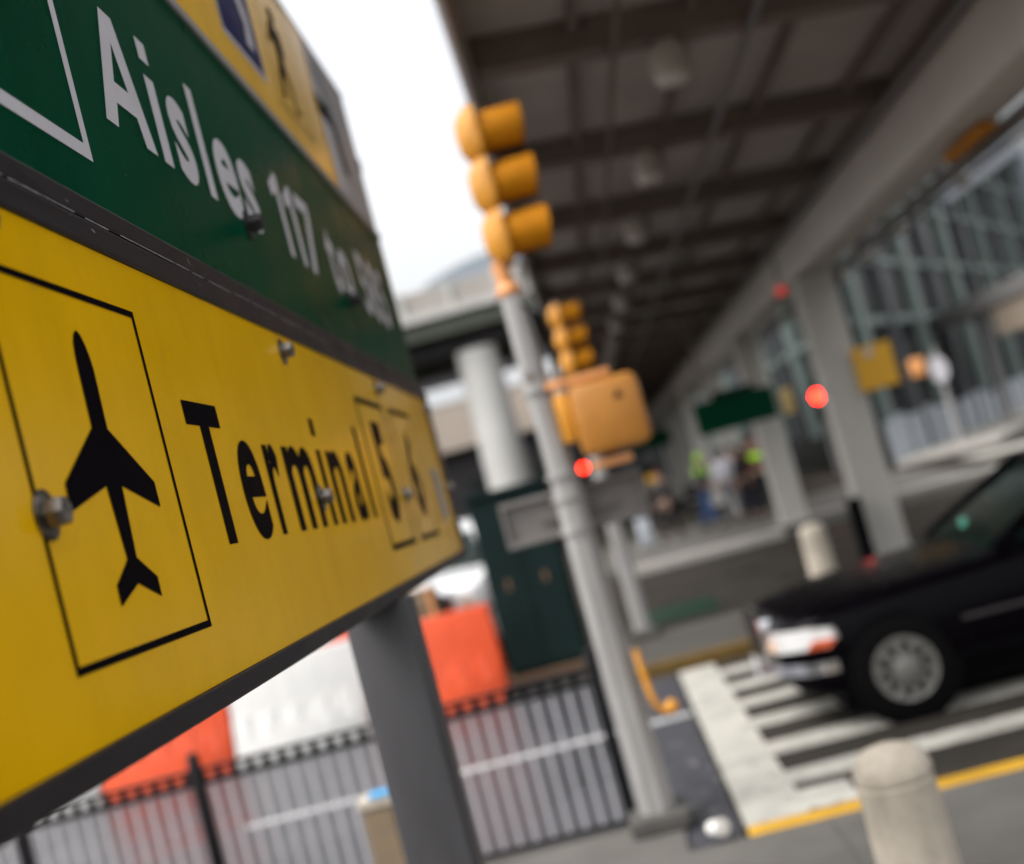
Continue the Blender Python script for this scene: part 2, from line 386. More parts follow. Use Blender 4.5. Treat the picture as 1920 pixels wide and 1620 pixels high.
# writing -----------------------------------------------------------
def glyph(ch, y0, y1, z0, z1, weight=.02):
    cu = bpy.data.curves.new('g', 'FONT'); cu.body = ch; cu.offset = weight; cu.resolution_u = 6
    ob = bpy.data.objects.new('g', cu); COL.objects.link(ob)
    bpy.context.view_layer.update()
    me = bpy.data.meshes.new_from_object(ob.evaluated_get(bpy.context.evaluated_depsgraph_get()))
    vs = [v.co.copy() for v in me.vertices]; ps = [tuple(p.vertices) for p in me.polygons]
    bpy.data.objects.remove(ob); bpy.data.curves.remove(cu); bpy.data.meshes.remove(me)
    xa, xb = min(v.x for v in vs), max(v.x for v in vs); ya, yb = min(v.y for v in vs), max(v.y for v in vs)
    return [(y0+(v.x-xa)/(xb-xa)*(y1-y0), z0+(v.y-ya)/(yb-ya)*(z1-z0)) for v in vs], ps
def add_glyph(mb, d, *a, **k):
    pts, ps = glyph(*a, **k)
    vv = [mb.bm.verts.new(p) for p in face(pts, d)]
    for p in ps:
        try: mb.bm.faces.new([vv[i] for i in p])
        except ValueError: pass
def letters(mb, m, parent):
    bm = mb.bm; bmesh.ops.remove_doubles(bm, verts=bm.verts[:], dist=1e-5)
    fs = [(min(v.co.y for v in f.verts), max(v.co.y for v in f.verts), [v.co.copy() for v in f.verts]) for f in bm.faces]
    fs.sort(key=lambda q: q[0]); groups = []
    for a, b, vs in fs:
        if groups and a < groups[-1][0]-1e-4: groups[-1][1].append(vs); groups[-1][0] = max(groups[-1][0], b)
        else: groups.append([b, [vs]])
    bm.free()
    for _, polys in groups:
        m2 = MB()
        for vs in polys: m2.poly(vs)
        bmesh.ops.remove_doubles(m2.bm, verts=m2.bm.verts[:], dist=1e-5)
        m2.build('letter', m, parent)
def P(mb, d, *pts): mb.poly(face(pts, d))
D = .0012
b0, c0, xh = 2.757, 2.986, 2.926
mb = MB()
P(mb, D, (1.951, b0), (2.004, b0), (2.027, 2.807), (2.040, 2.848), (2.0755, 2.93), (2.081, c0), (2.053, c0))
P(mb, D, (2.136, b0), (2.192, b0), (2.110, c0), (2.081, c0), (2.0755, 2.93), (2.105, 2.848), (2.12, 2.807))
P(mb, D, (2.027, 2.807), (2.12, 2.807), (2.105, 2.848), (2.040, 2.848))
P(mb, D, (2.2305, 2.957), (2.281, 2.957), (2.281, 3.0), (2.2305, 3.0)); P(mb, D, (2.2305, b0), (2.281, b0), (2.281, xh), (2.2305, xh))
add_glyph(mb, D, 's', 2.331, 2.449, 2.753, 2.930, weight=.028)
P(mb, D, (2.509, b0), (2.556, b0), (2.556, 3.0), (2.509, 3.0))
add_glyph(mb, D, 'e', 2.614, 2.778, 2.753, 2.930, weight=.028)
add_glyph(mb, D, 's', 2.810, 2.942, 2.753, 2.930, weight=.028)
def one(y1, w=.048):
    P(mb, D, (y1-w, b0), (y1, b0), (y1, c0), (y1-.04, c0), (y1-w, 2.975))
    P(mb, D, (y1-w, 2.975), (y1-w, 2.93), (y1-.105, 2.905), (y1-.115, 2.94))
one(3.245); one(3.394)
P(mb, D, (3.437, 2.945), (3.54, 2.945), (3.602, 2.945), (3.602, c0), (3.437, c0)); P(mb, D, (3.455, b0), (3.51, b0), (3.602, 2.945), (3.545, 2.945))
add_glyph(mb, D, 't', 3.77, 3.89, 2.755, 2.968, weight=.028)
add_glyph(mb, D, 'o', 3.935, 4.125, 2.753, 2.930, weight=.028)
add_glyph(mb, D, '5', 4.31, 4.46, 2.753, c0, weight=.028); add_glyph(mb, D, '8', 4.5, 4.67, 2.753, c0+.003, weight=.028); add_glyph(mb, D, '5', 4.705, 4.86, 2.753, c0, weight=.028)
letters(mb, M['sign_white'], gpan)
def outline(mb, y0, y1, z0, z1, t, d=D):
    mb.poly(rect(y0, y1, z0, z0+t, d)); mb.poly(rect(y0, y1, z1-t, z1, d)); mb.poly(rect(y0, y0+t, z0+t, z1-t, d)); mb.poly(rect(y1-t, y1, z0+t, z1-t, d))
mb = MB(); outline(mb, 1.352, 1.8335, 2.652, 3.135, .0235); mb.build('border', M['sign_white'], gpan)
# yellow panel
b0, c0, xh = 2.049, 2.290, 2.229
mb = MB()
P(mb, D, (1.962, 2.25), (2.0305, 2.25), (2.0785, 2.25), (2.1445, 2.25), (2.1445, c0), (1.962, c0)); P(mb, D, (2.0305, b0), (2.0785, b0), (2.0785, 2.25), (2.0305, 2.25))
add_glyph(mb, D, 'e', 2.191, 2.334, 2.0455, 2.2325, weight=.024)
add_glyph(mb, D, 'r', 2.389, 2.487, b0, 2.231, weight=.024)
add_glyph(mb, D, 'm', 2.541, 2.80, b0, 2.2315, weight=.02)
P(mb, D, (2.870, b0), (2.914, b0), (2.914, xh), (2.870, xh)); P(mb, D, (2.870, 2.262), (2.914, 2.262), (2.914, 2.304), (2.870, 2.304))
add_glyph(mb, D, 'n', 2.968, 3.13, b0, 2.2315, weight=.022)
add_glyph(mb, D, 'a', 3.195, 3.333, 2.0455, 2.2325, weight=.024)
P(mb, D, (3.404, b0), (3.449, b0), (3.449, 2.306), (3.404, 2.306))
add_glyph(mb, D, '5', 3.705, 3.895, 2.024, 2.337, weight=.042); add_glyph(mb, D, '6', 4.30, 4.50, 2.024, 2.337, weight=.038)
letters(mb, M['sign_black'], ypan)
for y0, y1, z0, z1, t_ in ((1.352, 1.838, 1.935, 2.418, .010), (3.568, 4.033, 1.946, 2.406, .018), (4.165, 4.64, 1.946, 2.406, .018)):
    mb = MB(); outline(mb, y0, y1, z0, z1, t_); bmesh.ops.remove_doubles(mb.bm, verts=mb.bm.verts[:], dist=1e-5); mb.build('border', M['sign_black'], ypan)
mb = MB()
nose = [(1.572, 2.307), (1.5735, 2.325), (1.578, 2.343), (1.585, 2.354), (1.596, 2.361), (1.607, 2.356), (1.616, 2.343), (1.6225, 2.325), (1.625, 2.308)]
P(mb, D, (1.569, 2.228), *nose, (1.621, 2.228))
P(mb, D, (1.569, 2.228), (1.621, 2.228), (1.748, 2.155), (1.748, 2.119), (1.622, 2.1505), (1.569, 2.1505), (1.441, 2.119), (1.445, 2.155))
P(mb, D, (1.569, 2.1505), (1.622, 2.1505), (1.611, 2.054), (1.578, 2.054))
P(mb, D, (1.578, 2.054), (1.611, 2.054), (1.668, 2.024), (1.667, 1.997), (1.595, 2.021), (1.522, 1.997), (1.523, 2.024))
mb.build('airplane_pictogram', M['sign_black'], ypan)
# pictogram panel: blue square, walking figure
mb = MB(); mb.poly(rect(3.085, 3.5, 3.34, 3.76, .0004)); mb.build('blue_square', M['sign_blue'], tpan)
mb = MB(); outline(mb, 3.07, 3.515, 3.325, 3.775, .0145, .0002)
P(mb, D, (3.13, 3.70), (3.13, 3.58), (3.22, 3.66), (3.38, 3.46), (3.35, 3.39), (3.43, 3.39), (3.44, 3.50), (3.28, 3.70))
mb.build('white_arrow', M['sign_white'], tpan)
mb = MB()
hc = (3.87, 3.672); P(mb, D, *[(hc[0]+.042*math.cos(a*math.pi/7), hc[1]+.028*math.sin(a*math.pi/7)) for a in range(14)])
P(mb, D, (3.80, 3.635), (3.93, 3.635), (3.95, 3.55), (3.92, 3.545), (3.90, 3.60), (3.89, 3.52), (3.94, 3.45), (3.93, 3.385), (3.98, 3.375), (3.98, 3.36), (3.90, 3.36), (3.90, 3.44), (3.85, 3.48), (3.80, 3.43), (3.79, 3.37), (3.74, 3.36), (3.74, 3.375), (3.76, 3.44), (3.82, 3.52), (3.80, 3.59), (3.76, 3.54), (3.735, 3.55))
outline(mb, 3.66, 4.12, 3.32, 3.79, .006)
mb.build('walking_figure', M['sign_black'], tpan)
mb = MB(); mb.poly(rect(4.425, 4.62, 3.24, 3.80, .0006)); mb.build('white_plate', M['sign_white'], wpan)
mb = MB()
P(mb, D, (4.40, 3.60), (4.40, 3.52), (4.62, 3.515), (4.68, 3.35), (4.78, 3.36), (4.74, 3.56), (4.68, 3.60))
mb.build('black_arrow', M['sign_black'], wpan)
mb = MB(); P(mb, D, (4.46, 3.76), (4.60, 3.77), (4.72, 3.70), (4.74, 3.62), (4.60, 3.62), (4.50, 3.68)); mb.build('grey_symbol', M['greyarrow'], wpan)
# bolts
def bolt(y, z, m, r=.030, h=.026, parent=sign):
    mb = MB(); mb.lathe([(r, 0), (r, .003), (r*.72, .005)], (XS+.0005, y, z), 28, 'X')
    mb.lathe([(r*.62, .005), (r*.62, h*.85), (r*.53, h)], (XS+.0005, y, z), 6, 'X')
    for k in range(3):
        a = 2*math.pi*k/3+.4; q = Vector((0, math.cos(a), math.sin(a)))
        c = Vector((XS+.0008+h, y, z)); mb.cyl(c+q*r*.15, c+q*r*.42, .0011, n=6)
    return mb.build('bolt', m, parent, True)
for y, z in [(1.372, 2.118), (1.372, 2.462), (2.788, 2.455), (4.035, 2.459), (2.80, 2.115), (4.037, 2.105), (5.2, 2.455), (5.285, 2.117)]: bolt(y, z, M['zinc'])
for y, z in [(2.775, 2.751), (3.984, 2.751)]: bolt(y, z, M['blackbolt'], .034, .034)
mb = MB(); mb.box(XS+.001, XS+.012, 4.86, 4.93, 1.99, 2.2, bev=.004); mb.box(XS+.012, XS+.02, 4.88, 4.91, 2.01, 2.18); mb.build('hasp', M['alu'], sign)
mb = MB(); mb.box(XS-.06, XS+.0, YE+.0125, YE+.05, 3.5, 3.56, bev=.006); mb.build('edge_clip', M['frame'], sign)
for yy in (3.4, .66):
    mb = MB(); mb.box(-.755, -.576, yy, yy+.179, 0.02, 1.8175, bev=.012)
    mb.box(-.77, -.56, yy-.02, yy+.2, .02, .04)
    mb.build('post', M['post_grey'], sign, True)

# ------------------------------------------------------------------ traffic signals on poles
def head_bm(cx, cy, z0, n=3, pitch=.305):
    h, v, l = MB(), [], []
    prof = []
    for k in range(n):
        zc = z0+pitch*(k+.5)
        rings = []
        for t, hw, dp in [(-.5, .10, .085), (-.45, .11, .10), (-.25, .118, .135), (0, .12, .142), (.25, .118, .135), (.45, .11, .10), (.5, .10, .085)]:
            zz = zc+t*pitch*.985
            x0, x1 = cx-dp, cx
            ring = [(x1, cy-hw*1.2, zz), (x1, cy+hw*1.2, zz), (x1-.05, cy+hw*1.2, zz), (x0+.03, cy+hw*.85, zz), (x0, cy+hw*.4, zz), (x0, cy-hw*.4, zz), (x0+.03, cy-hw*.85, zz), (x1-.05, cy-hw*1.2, zz)]
            rings.append(ring)
        h.loft(rings)
    return h
def visor_bm(cx, cy, zc, r=.126, l=.255):
    m = MB(); n = 24
    outer, inner = [], []
    for rad, lst in ((r, outer), (r-.006, inner)):
        for x in (0., 1.):
            ring = []
            for k in range(n+1):
                a = R(-68)+R(316)*k/n
                cut = l*(1 - .12*max(0, -math.sin(a)))
                ring.append((cx+.001+x*cut, cy+rad*math.cos(a), zc+rad*math.sin(a)))
            lst.append(ring)
    m.loft([outer[0], outer[1], inner[1], inner[0]], cap=False, closed=False)
    return m
def ped_box(mb, x0, x1, y0, y1, z0, z1): mb.box(x0, x1, y0, y1, z0, z1, bev=.05)
def signal_pole(name, label, x, y, zg, dz=0., s=.012, pitch=.305):
    t = thing(name, label, 'traffic signal', (x, y, zg), 'three-section signals on grey poles at the crossing')
    b = MB(); n = 8; rings = []
    for r, z in [(.110, zg+.09), (.095, zg+1.2), (.073, 3.12+dz)]:
        rings.append([(x-s*(z-zg)+r*math.cos(2*math.pi*(k+.5)/n), y+r*math.sin(2*math.pi*(k+.5)/n), z) for k in range(n)])
    b.loft(rings); b.build('pole', M['pole_grey'], t)
    b = MB(); b.box(x-.17, x+.17, y-.17, y+.17, zg, zg+.1, bev=.02); b.build('base', M['base_dark'], t)
    b = MB(); b.cyl((x-s*4, y, 3.10+dz), (x-s*5, y, 3.33+dz), .045, .05); b.lathe([(.07, 3.13+dz), (.075, 3.16+dz), (.05, 3.2+dz)], (x-s*4, y, 0), 16); b.build('mounting_collar', M['ped_orange'], t, True)
    zb = 3.31+dz
    cx = x+.03
    h = head_bm(cx, y, zb, 3, pitch); h.build('housing', M['sig'], t, True)
    for k in range(3):
        zc = zb+pitch*(k+.5)
        visor_bm(cx, y, zc, .126*pitch/.305, .255*pitch/.305).build('visor', M['sig_dark'], t, True)
        l = MB(); l.lathe([(.1, .002), (.09, .014), (.05, .028), (.01, .033)], (cx, y, zc), 20, 'X'); l.build('lens', M['lens'], t, True)
    b = MB(); b.cyl((cx-.03, y, zb+3*pitch), (cx-.03, y, zb+3*pitch+.035), .03); b.build('cap_fitting', M['pole_grey'], t, True)
    b = MB(); b.cyl((x+.02, y-.02, 3.02+dz), (x+.06, y-.02, 3.3+dz), .018); b.build('conduit', M['pole_grey'], t, True)
    return t
sp = signal_pole('traffic_signal', 'nearest yellow three-section traffic signal on grey pole beside the railings, pedestrian box below', -.135, 7.16, .02)
# pedestrian signal box on the near pole (seen from behind)
b = MB(); b.box(-.015, .385, 6.98, 7.2, 2.115, 2.525, bev=.055); ob = b.build('pedestrian_box', M['ped_box'], sp, True)
b = MB(); b.cyl((.255, 6.977, 2.41), (.255, 6.982, 2.41), .032, n=3); b.build('vent_plug', M['black_plastic'], ob)
b = MB(); b.box(.02, .36, 7.2, 7.36, 2.15, 2.5, bev=.03); b.build('visor', M['sig_dark'], ob)
b = MB(); b.box(-.10, -.016, 7.03, 7.17, 2.22, 2.5, bev=.02); b.build('hinge_box', M['sig'], sp, True)
for z0, z1 in ((2.535, 2.58), (2.04, 2.085)):
    b = MB(); b.box(-.12 if z0 > 2.3 else .012, .25, 7.05, 7.14, z0, z1, bev=.012); b.build('bracket', M['ped_orange'], sp, True)
for zz in (2.56, 2.06, 1.93, 1.74):
    b = MB(); b.cyl((-.16, 7.16, zz-.014), (-.16, 7.16, zz+.014), .097, n=20); b.build('clamp_band', M['pole_grey'], sp, True)
b = MB(); b.sph((-.03, 7.1, 2.62), .035); b.build('cable_entry', M['pole_grey'], sp, True)
b = MB(); b.tube([(-.13, 7.05, 3.05), (-.05, 6.99, 2.95), (-.03, 7.0, 2.75), (-.06, 7.03, 2.6)], .011); b.build('cable', M['black_plastic'], sp, True)
# back of a flat flanged sign clamped to the same pole
b = MB()
b.box(-.57, .27, 7.302, 7.32, 1.72, 1.985)
for z in (1.72, 1.955): b.box(-.57, .27, 7.26, 7.301, z, z+.03, bev=.004)
for x in (-.57, .25): b.box(x, x+.02, 7.26, 7.301, 1.7505, 1.9545)
b.box(-.35, .1, 7.27, 7.3015, 1.83, 1.86)
b.build('sign_back', mat('sign_back', (.17, .155, .145), .5, metal=.2), sp)
# push button with a yellow conduit
b = MB(); b.tube([(-.02, 7.06, 1.02), (-.015, 7.03, .9), (-.005, 7.02, .78), (.01, 7.02, .70), (.045, 7.02, .66), (.08, 7.02, .665)], .019); b.sph((.09, 7.02, .675), .042); b.build('push_button', M['sig'], sp, True)
sp2 = signal_pole('traffic_signal', 'farther and smaller yellow traffic signal on the median across the road', .10, 14.3, .12, -.13, .002, .275)

# ------------------------------------------------------------------ railings
fn = thing('metal_railing', 'black railing with thin grey pickets along the kerb under the sign', 'railing', (-2.5, 7.3, .02))
YF = 7.3
for x in (-.285, -2.685, -3.79, -5.2):
    b = MB(); b.box(x-.032, x+.032, YF-.032, YF+.032, .02, .985, bev=.004); b.lathe([(.036, .985), (.042, 1.0), (.03, 1.015), (.036, 1.03), (.03, 1.05), (.008, 1.06)], (x, YF, 0), 14); b.build('post', M['fence_black'], fn, True)
for z, h in ((.948, .022), (.872, .028), (.06, .026)):
    b = MB(); b.box(-5.2, -.285, YF-.018, YF+.018, z-h/2, z+h/2, bev=.003); b.build('rail', M['fence_black'], fn)
x = -5.14; 
while x < -.33:
    if min(abs(x-q) for q in (-2.685, -3.79)) > .05:
        b = MB(); b.box(x-.007, x+.007, YF-.007, YF+.007, .074, .857, bev=.001); b.build('picket', M['picket'], fn)
    x += .0975
x = -5.09
while x < -.33:
    b = MB(); b.lathe([(.022, -.008), (.028, 0), (.022, .008)], (x, YF, .91), 10, 'Y'); b.build('ring_ornament', M['fence_black'], fn); x += .0975

# ------------------------------------------------------------------ bollards
def bollard(label, x, y, z, h=.76):
    t = thing('bollard', label, 'bollard', (x, y, z), 'beige concrete bollards')
    b = MB(); b.lathe([(.158, z), (.158, z+.03), (.152, z+.04), (.141, z+h-.15), (.143, z+h-.135), (.136, z+h-.128), (.136, z+h-.118), (.144, z+h-.11), (.143, z+h-.085), (.128, z+h-.045), (.095, z+h-.017), (.05, z+h-.003), (.004, z+h)], (x, y, 0), 32)
    b.build('shaft', M['bollard'], t, True)
    return t
bollard('beige domed concrete bollard close to the camera at lower right', .775, 4.72, .03, .755)
bollard('beige concrete bollard standing on the median beyond the black car', 2.16, 14.0, .12, .78)
tp = thing('tan_post', 'short tan post with pale top and blue tape in front of the railing', 'post', (-1.57, 6.8, .02))
b = MB(); b.box(-1.655, -1.485, 6.72, 6.88, .02, .6, bev=.012); b.build('shaft', M['tan'], tp)
b = MB(); b.box(-1.667, -1.473, 6.708, 6.892, .601, .655, bev=.01); b.build('cap', M['bollard'], tp)
b = MB(); b.box(-1.60, -1.485, 6.704, 6.83, .6555, .672, bev=.004); b.build('tape', M['blue_cap'], tp)
# litter
b = MB(); b.lathe([(.036, 0), (.046, .09), (.049, .094), (.044, .096)], (0, 0, 0), 16)
cup = b.build('paper_cup', M['cup'], None, True); cup.location = (.12, 6.7, .075); cup.rotation_euler = (R(82), 0, R(35)); tag(cup, 'white paper cup lying on the ground beside the kerb', 'cup')
b = MB(); b.sph((0, 0, .03), .034, (1.1, .9, .8), 9, 6)
st = b.build('stone', M['walk'], None, True); st.location = (.03, 7.15, .01); tag(st, 'grey lump of stone on the asphalt right of the signal pole', 'stone')

# ------------------------------------------------------------------ cars
def car(name, label, m, prof, scale=1.0, suv=False):
    """local: nose at x=0, tail at +x, near side at y=0, width W"""
    W = 1.96
    t = thing(name, label, 'car', (0, 0, 0))
    P_ = prof
    b = MB(); rings = []
    for x, zb, zt, wi in P_['body']:
        hw = W/2-wi; cy = W/2
        zm = zb+(zt-zb)*.55
        half = [(hw*.90, zb), (hw*.985, zb+.07), (hw, zm-.08), (hw*.995, zm+.05), (hw*.95, zt-.05), (hw*.86, zt-.012), (hw*.5, zt+.012), (0, zt+.02)]
        ring = [(x, cy-y, z) for y, z in half]+[(x, cy+y, z) for y, z in reversed(half[:-1])]
        rings.append(ring)
    b.loft(rings); body = b.build('body', m, t, True, False)
    sb = body.modifiers.new('subsurf', 'SUBSURF'); sb.levels = 1; sb.render_levels = 2
    # glasshouse
    g = P_['glass']; b = MB(); rings = []
    for x, zl, zt, wl, wt in g:
        cy = W/2
        rings.append([(x, cy-wl, zl), (x, cy-(wl*.45+wt*.55), zl+(zt-zl)*.6), (x, cy-wt, zt), (x, cy, zt+.015), (x, cy+wt, zt), (x, cy+(wl*.45+wt*.55), zl+(zt-zl)*.6), (x, cy+wl, zl)])
    b.loft(rings); b.build('window_glass', M['carglass'], t, True, False)
    # roof skin and pillars
    b = MB(); rr = P_['roof']; rings = []
    for x, z, wt in rr:
        cy = W/2
        rings.append([(x, cy-wt-.012, z-.035), (x, cy-wt, z+.008), (x, cy-wt*.5, z+.028), (x, cy, z+.033), (x, cy+wt*.5, z+.028), (x, cy+wt, z+.008), (x, cy+wt+.012, z-.035)])
    b.loft(rings); b.build('roof', m, t, True, False)
    for pil in P_['pillars']:
        for sgn in (-1, 1):
            (xa, wa, za), (xb, wb, zb2) = pil
            b = MB(); b.tube([(xa, W/2+sgn*wa, za), ((xa+xb)/2, W/2+sgn*(wa+wb)/2*1.015, (za+zb2)/2), (xb, W/2+sgn*wb, zb2)], [.04, .036, .034], 8); b.build('pillar', m, t, True, False)
    # wheels
    for wx in P_['wheels']:
        for side in (0, 1):
            cyy = -.003 if side == 0 else W+.003; sg = 1 if side == 0 else -1
            b = MB(); b.lathe([(.365, 0), (.365, .3*sg)], (wx, cyy+.022*sg, .335), 28, 'Y'); b.build('wheel_arch', M['black_plastic'], t, True, False)
            b = MB(); b.lathe([(.2, .0), (.27, -.004*sg), (.315, .01*sg), (.328, .04*sg), (.328, .19*sg), (.3, .22*sg)], (wx, cyy, .33), 36, 'Y'); tw = b.build('wheel', M['tyre'], t, True, False)
            b = MB(); b.lathe([(.208, -.006*sg), (.205, -.014*sg), (.19, -.010*sg), (.17, .0), (.08, -.012*sg), (.055, -.026*sg), (.02, -.03*sg)], (wx, cyy, .33), 36, 'Y')
            for k in range(9):
                a = 2*math.pi*k/9; q = Vector((math.cos(a), 0, math.sin(a)))
                c = Vector((wx, cyy-.008*sg, .33)); b.cyl(c+q*.07, c+q*.19, .014, .018, 6)
            h = b.build('hubcap', M['hub'], tw, True, False)
    b = MB(); b.box(.35, P_['len']-.3, .16, W-.16, .11, .42); b.build('underbody', M['black_plastic'], t, True, False)
    # front
    fz = P_['fz']
    for side in (0, 1):
        s0 = (lambda y: y) if side == 0 else (lambda y: W-y)
        b = MB(); pts = [(-.005, .42, fz-.02), (.03, .25, fz-.02), (.12, .1, fz-.005), (.32, .012, fz-.015), (.375, .005, fz+.03), (.36, .03, fz+.10), (.2, .1, fz+.12), (.05, .26, fz+.115), (.02, .42, fz+.11)]
        v = [(x, s0(y), z) for x, y, z in pts]
        c0_ = (.16, s0(.22), fz+.05)
        lo = [v[i] for i in (0, 1, 2, 3, 4)]; hi = [v[8], v[7], v[6], v[5], v[4]]
        inn = [(x+.1, y+(.15 if side == 0 else -.15), z) for x, y, z in lo]
        b.loft([lo, hi, [(x+.08, y+(.12 if side == 0 else -.12), z) for x, y, z in hi], inn], cap=False, closed=False)
        hl = b.build('headlight', M['headlamp'], t, True, False)
        b = MB(); yy = -.006 if side == 0 else W+.006; k = 1 if side == 0 else -1
        b.prism([(.18, s0(.05), fz-.008), (.325, s0(-.002), fz-.008), (.37, s0(-.006), fz+.04), (.22, s0(.03), fz+.04)], (.02, .04*k, 0)); b.build('marker', M['amber'], hl, False, False)
        b = MB(); b.prism([(-.012, s0(.44), fz-.015), (.02, s0(.29), fz-.015), (.02, s0(.29), fz+.05), (-.012, s0(.44), fz+.05)], (.03, .0, 0)); b.build('indicator', M['amber_pale'], hl, False, False)
    b = MB(); b.box(-.03, .06, .52, 1.44, fz-.06, fz+.19, bev=.02); gr = b.build('grille', M['chrome'], t, True, False)
    b = MB(); b.box(-.035, -.02, .57, 1.39, fz-.03, fz+.155); b.build('grille_mesh', M['black_plastic'], gr, False, False)
    b = MB()
    for k in range(16): yy = .6+k*.0507; b.box(-.04, -.0352, yy, yy+.012, fz-.03, fz+.155)
    b.build('grille_bar', M['chrome'], gr, False, False)
    b = MB(); pts = [(.36, .0), (.3, .005), (.2, .045), (.06, .2), (-.035, .5), (-.06, .98), (-.035, 1.46), (.06, 1.76), (.2, W-.045), (.3, W-.005), (.36, W)]
    b.loft([[(x-.012, y+(-.004 if y < .98 else .004), z) for x, y in pts] for z in (fz-.17, fz-.16, fz-.105, fz-.095)], cap=False, closed=False)
    bp = b.build('bumper_strip', M['chrome'], t, True, False)
    b = MB(); b.box(-.075, -.06, .83, 1.13, fz-.27, fz-.13); b.build('number_plate', M['plate'], t, False, False)
    # side trim, door gaps, handles, mirror
    for side in (0, 1):
        yy = -.004 if side == 0 else W+.004
        b = MB(); b.box(P_['wheels'][0]+.42, P_['wheels'][1]-.42, yy-.006, yy+.006, .535, .56, bev=.003); b.build('side_trim', M['black_plastic'] if m is not M['car_black'] else mat('dull_trim', (.05, .045, .045), .35, metal=.3), t, False, False)
        for dx in P_['doors']:
            b = MB(); b.box(dx-.004, dx+.004, yy-.001, yy+.012, .3, P_['belt']-.06); b.build('door_gap', M['black_plastic'], t, False, False)
        for dx in P_['doors'][1:]:
            b = MB(); b.box(dx-.24, dx-.06, yy-.012, yy+.01, P_['belt']-.17, P_['belt']-.135, bev=.006); b.build('door_handle', M['chrome'], t, False, False)
        k = -1 if side == 0 else 1
        mx = P_['mirror']
        b = MB(); b.box(mx, mx+.1, min(yy+k*.02, yy+k*.2), max(yy+k*.02, yy+k*.2), P_['belt']+.0, P_['belt']+.13, bev=.03); mi = b.build('mirror', m, t, True, False)
        b = MB(); b.box(mx+.1005, mx+.104, min(yy+k*.04, yy+k*.18), max(yy+k*.04, yy+k*.18), P_['belt']+.02, P_['belt']+.11); b.build('mirror_glass', M['chrome'], mi, False, False)
    xe = P_['len']
    for side in (0, 1):
        a0, a1 = (.1, .5) if side == 0 else (W-.5, W-.1)
        b = MB(); b.box(xe-.03, xe+.012, a0, a1, .66, .82, bev=.02); b.build('tail_light', M['amber'], t, True, False)
    return t
sedan = dict(len=5.35, belt=.93, fz=.585, wheels=(.745, 3.72), doors=(1.95, 3.0, 3.95), mirror=2.2,
    body=[(0.02, .42, .70, .34), (.03, .36, .735, .30), (.12, .22, .775, .10), (.42, .17, .82, .02), (.9, .17, .855, 0), (1.5, .17, .885, 0), (1.85, .17, .92, 0), (2.4, .17, .935, 0), (3.6, .17, .945, 0), (4.3, .17, .945, 0), (4.9, .24, .92, .01), (5.25, .3, .88, .08), (5.33, .4, .80, .25)],
    glass=[(1.47, .865, .88, .70, .66), (2.36, .9, 1.355, .89, .66), (2.66, .91, 1.405, .90, .66), (3.5, .92, 1.405, .90, .66), (4.0, .92, 1.32, .88, .64), (4.55, .92, .935, .80, .66)],
    roof=[(2.24, 1.335, .63), (2.58, 1.385, .66), (3.0, 1.42, .67), (3.5, 1.415, .66), (3.9, 1.37, .63)],
    pillars=[((1.52, .86, .89), (2.31, .67, 1.34)), ((3.0, .905, .93), (2.98, .68, 1.40)), ((4.5, .84, .93), (3.88, .66, 1.35))])
c1 = car('black_sedan', 'black sedan with chrome grille waiting across the crossing stripes', M['car_black'], sedan)
c1.location = (.845, 8.12, .005)
b = MB(); b.box(0, .05, 0, .10, 0, .04); glint = b.build('windscreen_reflection', M['glass_glint'], c1, False, False); glint.location = (1.50, .62, 1.02); glint.rotation_euler = (0, R(-58), R(-15))  # small plate standing in for a reflection low on the windscreen
suvp = dict(len=4.6, belt=1.15, fz=.80, wheels=(.85, 3.55), doors=(1.55, 2.55, 3.45), mirror=1.6,
    body=[(0.02, .5, .92, .30), (.03, .42, .97, .24), (.12, .3, 1.03, .08), (.5, .28, 1.08, .0), (1.1, .28, 1.12, 0), (1.5, .28, 1.15, 0), (2.4, .28, 1.16, 0), (3.6, .28, 1.17, 0), (4.3, .3, 1.15, .02), (4.55, .36, 1.08, .08), (4.58, .5, .95, .14)],
    glass=[(1.2, 1.08, 1.10, .74, .7), (1.85, 1.12, 1.58, .88, .72), (2.2, 1.12, 1.62, .88, .72), (3.6, 1.12, 1.62, .87, .71), (4.1, 1.12, 1.56, .85, .7), (4.45, 1.12, 1.16, .83, .72)],
    roof=[(1.75, 1.56, .7), (2.1, 1.62, .73), (3.0, 1.65, .73), (3.8, 1.62, .71), (4.2, 1.55, .69)],
    pillars=[((1.25, .84, 1.11), (1.82, .73, 1.57)), ((2.5, .88, 1.13), (2.5, .74, 1.62)), ((4.42, .85, 1.14), (4.12, .72, 1.55))])
c2 = car('white_suv', 'white car behind the orange barriers, left of the green cabinet', M['car_white'], suvp)
c2.rotation_euler = (0, 0, R(90)); c2.location = (-1.52, 15.45, .0); c2.scale = (1, 1, 1.14)

